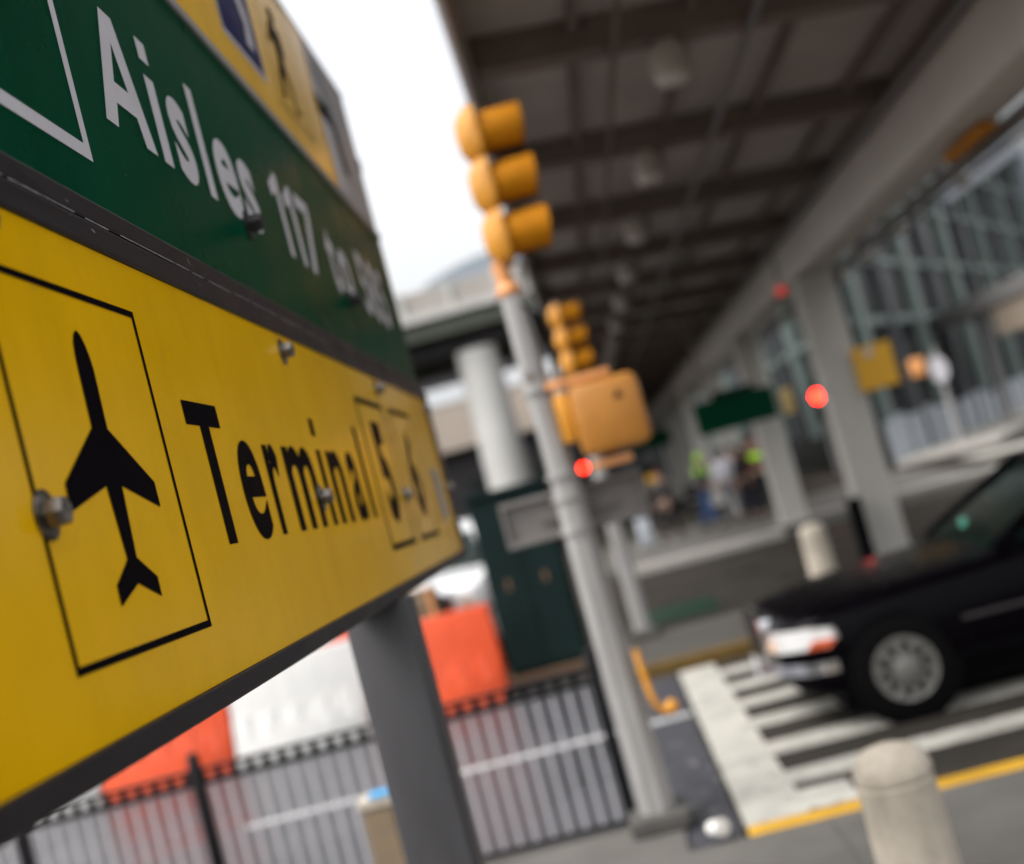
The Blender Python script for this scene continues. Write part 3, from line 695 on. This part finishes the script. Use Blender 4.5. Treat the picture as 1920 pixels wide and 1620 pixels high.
# ------------------------------------------------------------------ plastic barriers
def barrier(label, x0, y, m, col, rz=0, first=[None]):
    t = thing('water_barrier', label, 'barrier', (x0, y, .004), 'orange and white plastic barriers in a row', rz)
    W_ = 1.46
    pr = [(-.28, 0), (.28, 0), (.28, .14), (.17, .42), (.11, .55), (.095, .97), (.075, 1.0), (-.075, 1.0), (-.095, .97), (-.11, .55), (-.17, .42), (-.28, .14)]
    b = MB(); b.loft([[(x, py*k, pz*(.996 if k < 1 else 1)+(0.0 if k == 1 else .002)) for py, pz in pr] for x, k in [(.0, .93), (.02, 1), (W_-.02, 1), (W_, .93)]]); 
    b.build('shell', m, t, True, False)
    b = MB()
    for k in range(5):
        xx = .17+k*.28
        b.prism([(xx-.05, -.285, .1), (xx+.05, -.285, .1), (xx+.04, -.165, .5), (xx-.04, -.165, .5)], (0, .06, 0))
    b.build('rib', m, t, False, False)
    b = MB(); b.lathe([(.05, 1.0), (.05, 1.02), (.02, 1.025)], (.35, 0, 0), 14); b.build('filler_cap', M['black_plastic'] if False else m, t, True, False)
    for ex in (-.02, W_-.02):
        b = MB(); b.box(ex, ex+.04, -.05, .05, .25, .8); b.build('connector', m, t, False, False)
    return t
for x0, c, lb in [(-2.9, 'orange', 'orange plastic barrier beside the dark green cabinet'), (-4.40, 'barrier_white', 'white plastic barrier seen just left of the sign post'), (-5.9, 'orange', 'orange plastic barrier left of the white one, under the sign corner'), (-7.4, 'barrier_white', 'white plastic barrier at the left, mostly hidden under the sign'), (-8.9, 'orange', 'leftmost orange barrier at the lower left corner')]:
    barrier(lb, x0, 13.5, M[c], c)
barrier('orange barrier in a second row behind the white one', -4.6, 15.0, M['orange'], 'orange')
tb = thing('crate', 'tan wooden crate between the sign post and the white car', 'crate', (-2.45, 14.9, 0))
b = MB()
for k in range(5): b.box(-2.72, -2.16, 14.7, 15.2, .03+k*.25, .25+k*.25, bev=.006)
b.build('board', M['tan'], tb)
b = MB()
for x in (-2.70, -2.22): b.box(x, x+.05, 14.66, 14.6995, 0, 1.26)
b.build('batten', M['ped_orange'], tb)

# ------------------------------------------------------------------ green cabinet
cb = thing('utility_cabinet', 'tall dark green utility cabinet behind the signal pole', 'cabinet', (-1.0, 14.6, 0))
b = MB(); b.box(-1.46, -.56, 14.25, 15.2, .06, 2.1, bev=.012); b.build('body', M['cabinet'], cb)
b = MB(); b.box(-1.5, -.52, 14.2, 15.25, 2.101, 2.16, bev=.01); b.build('lid', M['cabinet'], cb)
b = MB(); b.box(-1.5, -.52, 14.2, 15.25, 0, .059); b.build('plinth', M['rust'], cb)
for x in (-1.43, -1.0):
    b = MB(); b.box(x, x+.41, 14.232, 14.249, .12, 2.04, bev=.004); d = b.build('door', M['cabinet'], cb)
    b = MB(); b.box(x+.18, x+.22, 14.215, 14.2315, 1.02, 1.14); b.build('handle', M['rust'], d)

# ------------------------------------------------------------------ canopy
cn = thing('canopy', 'long dark steel canopy over the kerbside road on grey columns', 'canopy', (3.58, 17.1, 0))
def zc(x): return 4.45+(3.33-x)*.09
YA, YB = 4.4, 75
b = MB()
b.poly([(-.05, YA, zc(-.05)+.22), (3.33, YA, zc(3.33)+.22), (3.33, YB, zc(3.33)+.22), (-.05, YB, zc(-.05)+.22)]); b.poly([(-.05, YA, zc(-.05)+.30), (3.9, YA, zc(3.9)+.34), (3.9, YB, zc(3.9)+.34), (-.05, YB, zc(-.05)+.30)])
b.build('roof_deck', M['canopy_deck'], cn)
yb = 8.1-2.76
k = 0
while yb < YB:
    b = MB(); b.prism([(-.045, yb, zc(-.045)), (3.329, yb, zc(3.329)), (3.329, yb, zc(3.329)+.19), (-.045, yb, zc(-.045)+.19)], (0, .21, 0)); b.prism([(-.045, yb-.03, zc(-.045)+.191), (3.329, yb-.03, zc(3.329)+.191), (3.329, yb-.03, zc(3.329)+.218), (-.045, yb-.03, zc(-.045)+.218)], (0, .27, 0))
    b.build('cross_beam', M['canopy_steel'], cn)
    yb += 2.76
for x in (.63, 1.40, 2.17, 2.94):
    b = MB(); b.box(x-.03, x+.03, YA, YB, zc(x)+.12, zc(x)+.186); b.build('purlin', M['canopy_steel'], cn)
b = MB(); b.box(3.331, 3.84, YA, YB, 3.92, 4.46, bev=.02); b.build('fascia_beam', M['beam_grey'], cn)
b = MB(); b.box(3.331, 3.84, YA, YB, 4.462, 4.74); b.build('upper_fascia', M['canopy_steel'], cn)
b = MB(); b.box(-.11, -.05, YA, YB, zc(0)-.06, zc(0)+.34, bev=.01); b.build('edge_trim', M['canopy_steel'], cn)
b = MB(); b.cyl((-.12, YA, zc(0)-.03), (-.12, YB, zc(0)-.03), .035, n=10); b.build('edge_gutter', M['trim'], cn)
b = MB(); b.box(3.86, 3.98, YA, YB, 3.80, 3.90, bev=.01); b.cyl((3.95, YA, 3.74), (3.95, YB, 3.74), .025, n=8); b.build('conduit', M['awning'], cn)
for y in (17.1, 24.75, 32.4, 40.05, 47.7, 55.35):
    zg = .146 if y > 24.4 else 0
    b = MB(); b.box(3.33, 3.84, y, y+.5, zg, 3.919, bev=.025)
    b.box(3.30, 3.87, y-.03, y+.53, zg, zg+.06, bev=.01)
    b.build('column', M['col'], cn)
for x, r_ in ((.86, .022), (1.75, .03), (3.22, .04)):
    b = MB(); b.cyl((x, YA, zc(x)-.03), (x, YB, zc(x)-.03), r_, n=8); b.build('pipe', M['canopy_steel'] if r_ < .03 else M['awning'], cn)
# lights under it
def canopy_light(x, y, z, label, grp, r=.105):
    t = thing('canopy_light', label, 'light', (x, y, z), grp)
    b = MB(); b.box(-.07, .07, -.07, .07, -.06, 0, bev=.01); b.build('bracket', M['lamp'], t, False, False)
    b = MB(); b.lathe([(r, -.25), (r*1.02, -.22), (r*1.02, -.0605)], (0, 0, 0), 20); b.build('housing', M['lamp'], t, True, False)
    b = MB(); b.lathe([(r*.5, -.30), (r*.86, -.285), (r*.93, -.2505)], (0, 0, 0), 20); b.build('diffuser', M['lampglass'], t, True, False)
    return t
first = None
for k in range(16):
    y = 8.2+2.76*k; x = 1.19-.02*k if k < 12 else .96
    lb = 'pale drum light under the canopy, nearest to the camera' if k == 0 else ('second pale drum light under the canopy' if k == 1 else 'pale drum light in the row receding under the canopy')
    if first is None: first = canopy_light(x, y, zc(x), lb, 'drum lights in a row under the canopy', .12)
    else: dup(first, (x, y, zc(x)), lb)
fb_ = None
for k, y in enumerate((9.4, 11.75, 14.0, 15.7, 17.35, 19.1, 21)):
    lb = 'small pale lamp on the outer side of the canopy beam'
    if fb_ is None:
        fb_ = thing('beam_lamp', lb, 'light', (4.0, y, 3.85), 'small lamps along the outer canopy beam')
        b = MB(); b.sph((0, 0, -.07), .075, (1, 1, 1.25)); b.build('globe', M['lampglass'], fb_, True, False)
        b = MB(); b.cyl((0, 0, .0), (0, 0, .05), .04); b.build('holder', M['lamp'], fb_, True, False)
    else: dup(fb_, (4.0, y, 3.85))
cbx = thing('clearance_bar', 'yellow bar hanging under the outer canopy beam at upper right', 'clearance bar', (3.7, 10.7, 3.8))
b = MB(); b.box(3.62, 3.76, 9.95, 10.95, 3.82, 3.885, bev=.01); b.build('bar', M['sig_dark'], cbx)
for y in (10.1, 10.8):
    b = MB(); b.cyl((3.69, y, 3.885), (3.69, y, 3.919), .015); b.build('hanger', M['canopy_steel'], cbx)
# yellow panel on the first column
hs_ = thing('hanging_sign', 'square yellow sign with grey disc fixed to the big column', 'sign', (4.03, 17.05, 2.16))
b = MB(); b.box(3.76, 4.29, 17.03, 17.06, 2.165, 2.76, bev=.01); pn = b.build('panel', M['sign_amber'], hs_)
b = MB(); b.lathe([(.062, 0), (.062, .004)], (3.98, 17.0255, 2.66), 20, 'Y'); b.build('disc', M['plate'], pn)
b = MB(); b.box(3.841, 4.2, 17.061, 17.1, 2.3, 2.36); b.box(3.841, 4.2, 17.061, 17.1, 2.58, 2.64); b.build('bracket', M['pole_grey'], hs_)
b = MB(); b.box(3.35, 3.56, 17.55, 17.75, .0, .85, bev=.02); bn = b.build('waste_bin', M['black_plastic'], None)
bn2 = thing('waste_bin', 'narrow black bin standing left of the big grey column', 'bin', (3.30, 16.9, 0)); 
bpy.data.objects.remove(bn)
b = MB(); b.box(3.14, 3.31, 16.75, 16.95, 0, .82, bev=.02); b.build('body', M['black_plastic'], bn2)
b = MB(); b.box(3.13, 3.32, 16.74, 16.96, .8205, .86, bev=.015); b.build('lid', M['black_plastic'], bn2)
# overhead signs
def overhead(label, x0, x1, y, z0, z1, zt, tab=True, kind='overhead_sign'):
    t = thing(kind, label, 'sign', ((x0+x1)/2, y, z0))
    b = MB(); b.box(x0, x1, y, y+.12, z0, z1, bev=.015); b.build('panel', M['sign_backgreen'], t)
    for x in (x0+.25, x1-.25):
        b = MB(); b.cyl((x, y+.06, z1), (x, y+.06, zt), .03); b.build('hanger', M['canopy_steel'], t)
    return t
og = overhead('long dark green overhead sign hanging across the far walkway', 2.12, 3.62, 23.4, 2.21, 2.82, 4.4)
b = MB(); b.box(2.5, 3.3, 23.42, 23.5, 2.801, 2.95, bev=.01); b.build('top_panel', M['cabinet'], og)
b = MB(); b.box(3.72, 3.93, 23.4, 23.54, 2.2, 2.68, bev=.03); b.build('end_light', mat('end_light', (.55, .38, .14), .4), og, True)
b = MB(); b.box(3.58, 3.72, 23.44, 23.48, 2.45, 2.5); b.build('arm', M['canopy_steel'], og)
overhead('smaller green overhead sign farther under the canopy behind the pedestrian box', 1.6, 3.05, 45, 2.45, 3.05, 4.6)

# ------------------------------------------------------------------ distant signals with lit red lamps
def far_signal(name, label, x, y, z, m, r=.15, zg=.0, sgn=-1):
    t = thing(name, label, 'traffic signal', (x, y, zg))
    b = MB(); b.box(x-.19, x+.19, y, y+.2, z-.85, z+.2, bev=.03); b.build('housing', M['black_plastic'], t, True)
    b = MB(); b.cyl((x, y+.1, zg), (x, y+.1, z-.851), .06, .05); b.build('pole', M['pole_grey'], t, True)
    for k in range(3):
        zz = z-.32*k
        b = MB(); b.lathe([(r, 0), (r*.8, -.02), (r*.3, -.035)], (x, y-.002, zz), 22, 'Y'); b.build('lens', m if k == 0 else M['lens'], t, True)
    return t
far_signal('far_signal', 'lit red traffic light beside the big column, in front of the glass facade', .1869*44, 44, 2+.0161*44, M['red_lens'], .17, .0)
far_signal('far_signal', 'lit red traffic light seen low beside the near signal pole', -.0044*44-.02, 44, 2+.0096*44, M['red_small'], .13, .0)
rl = thing('red_lamp', 'dim red lamp under the canopy beam near the top of the big column', 'lamp', (2.9, 16.0, 3.66))
b = MB(); b.lathe([(.05, -.05), (.075, -.02), (.075, .04), (.03, .06)], (2.91, 16, 3.66), 16); b.build('globe', M['red_dim'], rl, True)
b = MB(); b.cyl((2.91, 16, 3.72), (2.91, 16, zc(2.9)+.1), .015); b.build('stem', M['canopy_steel'], rl)
# pedestrian signal and white disc across the far crossing
ps = thing('pedestrian_signal', 'small orange pedestrian signal on grey post before the glass building', 'pedestrian signal', (11.5, 38.5, .1))
b = MB(); b.cyl((10.9, 38.5, .0), (10.9, 38.5, 3.1), .09, .07); b.build('pole', M['pole_grey'], ps, True)
b = MB(); b.box(10.0, 10.45, 38.2, 38.45, 2.4, 2.95, bev=.05); b.build('box', M['ped_orange'], ps, True)
b = MB(); b.box(10.45, 10.9, 38.38, 38.44, 2.62, 2.7); b.build('arm', M['pole_grey'], ps)
b = MB(); b.lathe([(.27, 0), (.27, .03)], (10.85, 38.36, 2.45), 24, 'Y')
for v in b.bm.verts: v.co.z = 2.45+(v.co.z-2.45)*1.5
b.build('white_disc', M['sign_white'], ps)

# ------------------------------------------------------------------ people
def person(label, loc, rz, top, legs, skin=None, hair=None, top2=None, lean=0., stride=.16, arms=((.05, .02), (.05, .02)), h=1.74, vest=None, hat=None):
    skin = skin or M['skin']; hair = hair or M['hair']
    t = thing('person', label, 'person', loc, None, rz); k = h/1.74
    def skinned(name, verts, edges, rads, m, root=0, lv=2):
        me = bpy.data.meshes.new(name); me.from_pydata([Vector(v)*k for v in verts], edges, []); o = bpy.data.objects.new(name, me); COL.objects.link(o); o.parent = t
        me.materials.append(m)
        sk = o.modifiers.new('skin', 'SKIN'); sk.use_smooth_shade = True
        for i, v in enumerate(me.skin_vertices[0].data):
            r = rads[i]; v.radius = (r[0]*k, r[1]*k) if isinstance(r, tuple) else (r*k, r*k); v.use_root = (i == root)
        ss = o.modifiers.new('sub', 'SUBSURF'); ss.levels = lv; ss.render_levels = lv
        return o
    L_ = lean
    V = [(0, 0, .93), (0, -.02*1-L_*.3, 1.12), (0, -L_*.8, 1.34), (0, -L_, 1.44), (0, -L_-.01, 1.52), (0, -L_-.03, 1.60), (0, -L_-.03, 1.69)]
    E_ = [(0, 1), (1, 2), (2, 3), (3, 4), (4, 5), (5, 6)]
    Rr = [(.155, .115), (.15, .105), (.175, .12), (.10, .08), .055, (.075, .09), (.07, .085)]
    for s, st in ((-1, stride), (1, -stride)):
        i = len(V)
        V += [(s*.10, 0, .86), (s*.11, -st*.5-.02, .49), (s*.11, -st*.9+(.06 if st < 0 else .0), .10), (s*.12, -st*.9-.12+(.06 if st < 0 else 0), .04)]
        Rr += [(.095, .1), .066, .045, (.042, .035)]
        E_ += [(0, i), (i, i+1), (i+1, i+2), (i+2, i+3)]
    for s, (fw, up) in zip((-1, 1), arms):
        i = len(V)
        V += [(s*.19, -L_, 1.40), (s*.25, -L_-fw*.4, 1.13+up*.4), (s*.25, -L_-fw-.06, .89+up), (s*.25, -L_-fw-.09, .81+up)]
        Rr += [.062, .044, .030, (.022, .036)]
        E_ += [(3, i), (i, i+1), (i+1, i+2), (i+2, i+3)]
        p = len(V)-1
        for q in range(4):
            j = len(V); fy = (q-1.5)*.019; ln = (.055, .068, .062, .048)[q]
            V += [(s*.25, -L_-fw-.10+fy, .765+up), (s*.24, -L_-fw-.11+fy, .765-ln+up)]; Rr += [.009, .008]; E_ += [(p, j), (j, j+1)]
        j = len(V); V += [(s*.235, -L_-fw-.135, .80+up), (s*.225, -L_-fw-.15, .76+up)]; Rr += [.010, .008]; E_ += [(p-1, j), (j, j+1)]
    skinned('body', V, E_, Rr, skin)
    # clothes
    a = [v for v in V]
    tv = [V[0], V[1], V[2], V[3]]; te = [(0, 1), (1, 2), (2, 3)]; tr = [(.175, .135), (.172, .127), (.195, .14), (.12, .095)]
    ai = 7+8
    for s in (0, 1):
        b0_ = ai+s*14; i = len(tv); tv += [V[b0_], V[b0_+1], tuple(Vector(V[b0_+1]).lerp(Vector(V[b0_+2]), .85))]; tr += [.078, .06, .046]; te += [(3, i), (i, i+1), (i+1, i+2)]
    skinned('jacket', tv, te, tr, top)
    lv_ = [V[0]]; le = []; lr = [(.172, .132)]
    for s in (0, 1):
        b0_ = 7+s*4; i = len(lv_); lv_ += [V[b0_], V[b0_+1], V[b0_+2]]; lr += [(.11, .115), .082, .066]; le += [(0, i), (i, i+1), (i+1, i+2)]
    skinned('trousers', lv_, le, lr, legs)
    if vest: skinned('vest', [V[1], V[2], V[3]], [(0, 1), (1, 2)], [(.18, .135), (.205, .15), (.13, .105)], vest)
    for s in (0, 1):
        b0_ = 7+s*4; p = Vector(V[b0_+2]); q = Vector(V[b0_+3])
        b = MB(); b.sph(((p+q)/2*k)+Vector((0, -.02, -.015)), .1*k, (.5, 1.35, .45), 12, 8); b.build('shoe', M['shoe'], t, True, False)
    hc_ = Vector(V[5]).lerp(Vector(V[6]), .55)*k
    b = MB(); b.sph(hc_+Vector((0, .018, .028)), .098*k, (.86, 1.02, 1.0)); 
    for v in [v for v in b.bm.verts if v.co.y < hc_.y-.045 and v.co.z < hc_.z+.055]: v.co.y += .05
    b.build('hat' if hat else 'hair', hat or hair, t, True, False)
    b = MB(); b.sph(hc_+Vector((0, -.098*k, -.02)), .014*k, (.8, 1, 1.3), 8, 6)
    for s in (-1, 1): b.sph(hc_+Vector((s*.082*k, .01, -.005)), .022*k, (.4, .8, 1.2), 8, 6)
    b.build('nose_and_ears', skin, t, True, False)
    b = MB()
    for s in (-1, 1): b.sph(hc_+Vector((s*.03*k, -.086*k, .012)), .009*k, (1.2, .6, .8), 8, 6)
    b.sph(hc_+Vector((0, -.084*k, -.055)), .02*k, (1, .4, .25), 8, 6)
    b.build('eyes_and_mouth', M['hair'], t, True, False)
    return t
PZ = .146
person('person in bright lime safety vest, dark jacket and blue jeans', (2.36, 29.3, PZ), R(70), M['navy'], M['jeans'], vest=None, hat=M['hivis'], lean=.10, stride=.2, arms=((.2, .15), (-.1, .05))).children
# the lime vest sits on the shoulders
person('person in white top walking behind a column on the far pavement', (3.05, 29.9, PZ), R(160), M['whitecloth'], M['greycloth'], stride=.12)
person('person in dark coat standing by the thick grey column', (3.62, 29.4, PZ), R(20), M['blackcloth'], M['navy'], stride=.08, h=1.78)
person('person in lime vest over maroon sweater in the dark group', (3.72, 28.9, PZ), R(-30), M['maroon'], M['blackcloth'], vest=M['hivis'], stride=.1, h=1.86)
person('person in maroon jacket at the edge of the group', (3.42, 30.6, PZ), R(200), M['maroon'], M['blackcloth'], stride=.1)
person('person in black coat with dark hat, left of the group', (1.46, 28.9, PZ), R(-60), M['blackcloth'], M['blackcloth'], stride=.15, h=1.62, hat=M['maroon'])
for o in [o for o in bpy.data.objects if o.get('label', '').startswith('person in bright lime')]:
    hv = o
me = bpy.data.meshes.new('vest'); me.from_pydata([(0, -.05, 1.25), (0, -.09, 1.38), (0, -.10, 1.48)], [(0, 1), (1, 2)], []); vo = bpy.data.objects.new('vest', me); COL.objects.link(vo); vo.parent = hv; me.materials.append(M['hivis'])
vo.modifiers.new('skin', 'SKIN').use_smooth_shade = True
for i, v in enumerate(me.skin_vertices[0].data): r = [(.23, .18), (.26, .19), (.17, .14)][i]; v.radius = r; v.use_root = (i == 0)
sss = vo.modifiers.new('sub', 'SUBSURF'); sss.levels = 2; sss.render_levels = 2
person('person in black jacket at the front of the dark group', (3.28, 29.1, PZ), R(-100), M['blackcloth'], M['navy'], stride=.14, h=1.7)
person('tall person in black coat behind the group', (3.78, 30.9, PZ), R(10), M['blackcloth'], M['blackcloth'], stride=.06, h=1.9)
sb_ = thing('shoulder_bag', 'black bag hanging at the side of the person in lime vest', 'bag', (2.08, 29.2, 1.05))
b = MB(); b.box(1.93, 2.25, 29.05, 29.27, .95, 1.27, bev=.05); b.build('pouch', M['blackcloth'], sb_, True)
b = MB(); b.tube([(1.96, 29.16, 1.26), (2.1, 29.16, 1.4), (2.25, 29.2, 1.5), (2.3, 29.22, 1.52)], .014); b.build('strap', M['blackcloth'], sb_, True)
# suitcase and small yellow-black sign
sc_ = thing('suitcase', 'pale grey suitcase standing on the far pavement', 'suitcase', (.82, 28.6, PZ))
b = MB(); b.box(.66, .98, 28.5, 28.72, PZ+.05, PZ+.68, bev=.04); b.build('shell', M['spandrel'], sc_, True)
b = MB()
for x in (.74, .9): b.cyl((x, 28.61, PZ+.68), (x, 28.61, PZ+.98), .01)
b.cyl((.74, 28.61, PZ+.98), (.9, 28.61, PZ+.98), .014); b.build('handle', M['black_plastic'], sc_)
b = MB()
for x in (.7, .94): b.cyl((x, 28.6, PZ+.03), (x, 28.63, PZ+.03), .03)
b.build('wheel', M['black_plastic'], sc_)
yb_ = thing('notice_board', 'small yellow and black notice on a post left of the group', 'sign', (1.38, 29.6, PZ))
b = MB(); b.box(1.2, 1.52, 29.58, 29.62, 1.56, 1.72); b.build('yellow_panel', M['sign_amber'], yb_)
b = MB(); b.box(1.2, 1.52, 29.58, 29.62, 1.721, 1.95); b.build('black_panel', M['black_plastic'], yb_)
b = MB(); b.cyl((1.36, 29.65, PZ), (1.36, 29.65, 1.9), .03); b.build('post', M['pole_grey'], yb_)

# ------------------------------------------------------------------ bridge and far buildings on the left
br = thing('overpass', 'concrete highway overpass with steel girders crossing behind the canopy', 'bridge', (-2.6, 40, 0))
b = MB(); b.box(-60, 4.5, 40, 40.3, 8.50, 9.25, bev=.04); b.box(-60, 4.5, 51.7, 52, 8.5, 9.2); b.build('parapet', M['parapet'], br)
x = -12.6
while x < 2:
    b = MB(); b.box(x, x+.18, 39.9, 39.999, 8.5, 9.3); b.build('pilaster', M['conc'], br); x += 1.6
b = MB(); b.box(-60, 4.5, 39.85, 52.1, 8.25, 8.498); b.build('deck', M['conc'], br)
for y in (40.05, 44, 48, 51.5):
    b = MB(); b.box(-60, 4.5, y, y+.12, 7.72, 8.249); b.box(-60, 4.5, y-.2, y+.32, 7.66, 7.719); b.build('girder', M['girder'], br)
x = -11.5
while x < 2:
    b = MB(); b.box(x, x+.08, 39.98, 40.049, 7.73, 8.24); b.build('stiffener', M['girder'], br); x += 1.2
for x in (-2.6, -16):
    b = MB(); b.lathe([(.76, 0), (.68, 7.05)], (x, 40.9, 0), 28); b.build('pier', M['conc'], br, True)
b = MB(); b.box(-18, -1.5, 40.6, 41.6, 7.06, 7.659, bev=.04); b.build('pier_cap', M['dark'], br)
bl = thing('low_building', 'low beige building with white band seen under the overpass', 'building', (-6, 67, 0))
b = MB(); b.box(-40, 1.5, 66, 76, 5.3, 7.75); b.build('wall', M['beige'], bl)
b = MB(); b.box(-40, 1.5, 65.95, 76, 7.751, 8.65); b.build('white_band', M['wall_white'], bl)
b = MB(); b.box(-40, 1.5, 66.2, 75.9, 8.651, 10.2); b.build('roof', M['dark'], bl)
b = MB(); b.box(-40, 1.5, 66.6, 75.9, 0, 5.299); b.build('ground_floor', M['dark'], bl)
for x in (-9, -6.4, -3.8, -1.2):
    b = MB(); b.box(x, x+1.4, 66.5, 66.599, .6, 3.6); b.build('window', M['glass'], bl)
ah = thing('arched_hall', 'pale hall with arched roof on the skyline above the overpass', 'building', (-2, 140, 0))
b = MB(); pts = []
for k in range(25):
    a = math.pi*k/24; pts.append((-1.5+15*math.cos(a), 140, 23.5+6.2*math.sin(a)))
b.prism(pts, (0, 40, 0)); b.build('roof', M['pale'], ah, True)
b = MB(); b.box(-16.5, 13.5, 140.2, 179.8, 0, 23.49); b.build('wall', M['pale'], ah)
b = MB()
for k in range(9): b.box(-13+k*2.8, -12.6+k*2.8, 139.8, 139.99, 22, 25.5)
b.build('rib', M['mullion_dark'], ah)

# ------------------------------------------------------------------ glass terminal on the right
tm = thing('glass_terminal', 'dark glass terminal building with greenish mullions at the right', 'building', (8.4, 38, 0))
A = Vector((8.4, 38, 0)); Dv = Vector((9.7, 17.3, 0)).normalized(); Nn = Vector((Dv.y, -Dv.x, 0))
rotB = Matrix.Rotation(math.atan2(Dv.y, Dv.x), 3, 'Z')
def wallbox(mb, org, ang, s0, s1, d0, d1, z0, z1):
    rt = Matrix.Rotation(ang, 3, 'Z'); n0 = len(mb.bm.verts)
    mb.bm.verts.ensure_lookup_table()
    r = bmesh.ops.create_cube(mb.bm, size=1)
    for v in r['verts']:
        p = Vector(((s0+s1)/2+v.co.x*(s1-s0), (d0+d1)/2+v.co.y*(d1-d0), (z0+z1)/2+v.co.z*(z1-z0)))
        v.co = rt @ p + Vector(org)
angB = math.atan2(Dv.y, Dv.x); angA = math.pi/2
b = MB(); wallbox(b, A, angB, 0, 70, .0, .3, 0, 22); b.build('glass_front', M['glass'], tm)
b = MB(); wallbox(b, A, angA, 0, 75, -.3, .0, 0, 22); b.build('glass_side', M['glass'], tm)
dpos = {angB: (-.28, -.001), angA: (.001, .28)}; dthin = {angB: (-.14, -.001), angA: (.001, .14)}
for ang, LL in ((angB, 40), (angA, 60)):
    s_ = 1.0; k = 0
    while s_ < LL:
        gm = MB(); wallbox(gm, A, ang, s_, s_+(.62 if k % 2 == 0 else .34), *dpos[ang], 1.3, 16); gm.build('mullion', M['mullion'] if k % 2 == 0 else M['mullion_dark'], tm); s_ += 3.6; k += 1
    for z in (4.4, 6.4, 8.6, 10.8):
        dm = MB(); wallbox(dm, A, ang, 0, LL, *dthin[ang], z, z+.24); dm.build('transom', M['mullion'], tm)
s_ = .3; random.seed(3)
while s_ < 38:
    b = MB(); l = random.choice([.9, 1.2, 1.5]); wallbox(b, A, angB, s_, s_+l, -.36, -.29, .12, random.uniform(1.15, 1.5)); s_ += l+random.choice([.15, .35, .7]); b.build('base_panel', M['spandrel'], tm)
b = MB()
p0 = A+Dv*16; p1 = A+Dv*38.5; off = Nn*.6
b.prism([tuple(p0+Vector((0, 0, 9.0))+off), tuple(p1+Vector((0, 0, 13.4))+off), tuple(p1+Vector((0, 0, 14.4))+off), tuple(p0+Vector((0, 0, 9.6))+off)], tuple(Nn*-.3)); b.build('roof_edge', M['portal'], tm)
b = MB(); wallbox(b, A, angB, 37.4, 39.4, -.9, -.3, 0, 13.3); b.build('pilaster', M['portal'], tm)
mbx = MB(); wallbox(mbx, A, angB, .0, 40, -3.2, -.4, -.2, .14); wallbox(mbx, A, angB, .0, 40, -3.4, -3.201, -.2, .16); structure('terminal_pavement', mbx, M['kerb'])
aw = thing('entrance_awning', 'grey entrance awning projecting before the glass building at right', 'awning', (14.6, 42, 0))
b = MB(); b.box(13.4, 15.6, 36.5, 47.5, 3.95, 4.5, bev=.04); b.build('roof', M['awning'], aw)
b = MB(); b.box(13.5, 15.5, 36.6, 40.5, 3.0, 3.949); b.build('soffit', M['tan_soffit'], aw)
b = MB()
for y in (37.2, 46.8):
    b = MB(); b.cyl((15.2, y, 0), (15.2, y, 3.0 if y < 40 else 3.95), .14); b.build('post', M['pole_grey'], aw)

ft = thing('far_terminal', 'far dark grey building closing the view under the end of the canopy', 'building', (2, 118, 0))
b = MB(); b.box(-26, 8.0, 118, 122, 0, 11); b.build('wall', M['dark'], ft)
b = MB()
for k in range(14): b.box(-25+k*2.4, -23.6+k*2.4, 117.9, 117.999, 1, 4)
b.build('window_band', M['glass'], ft)
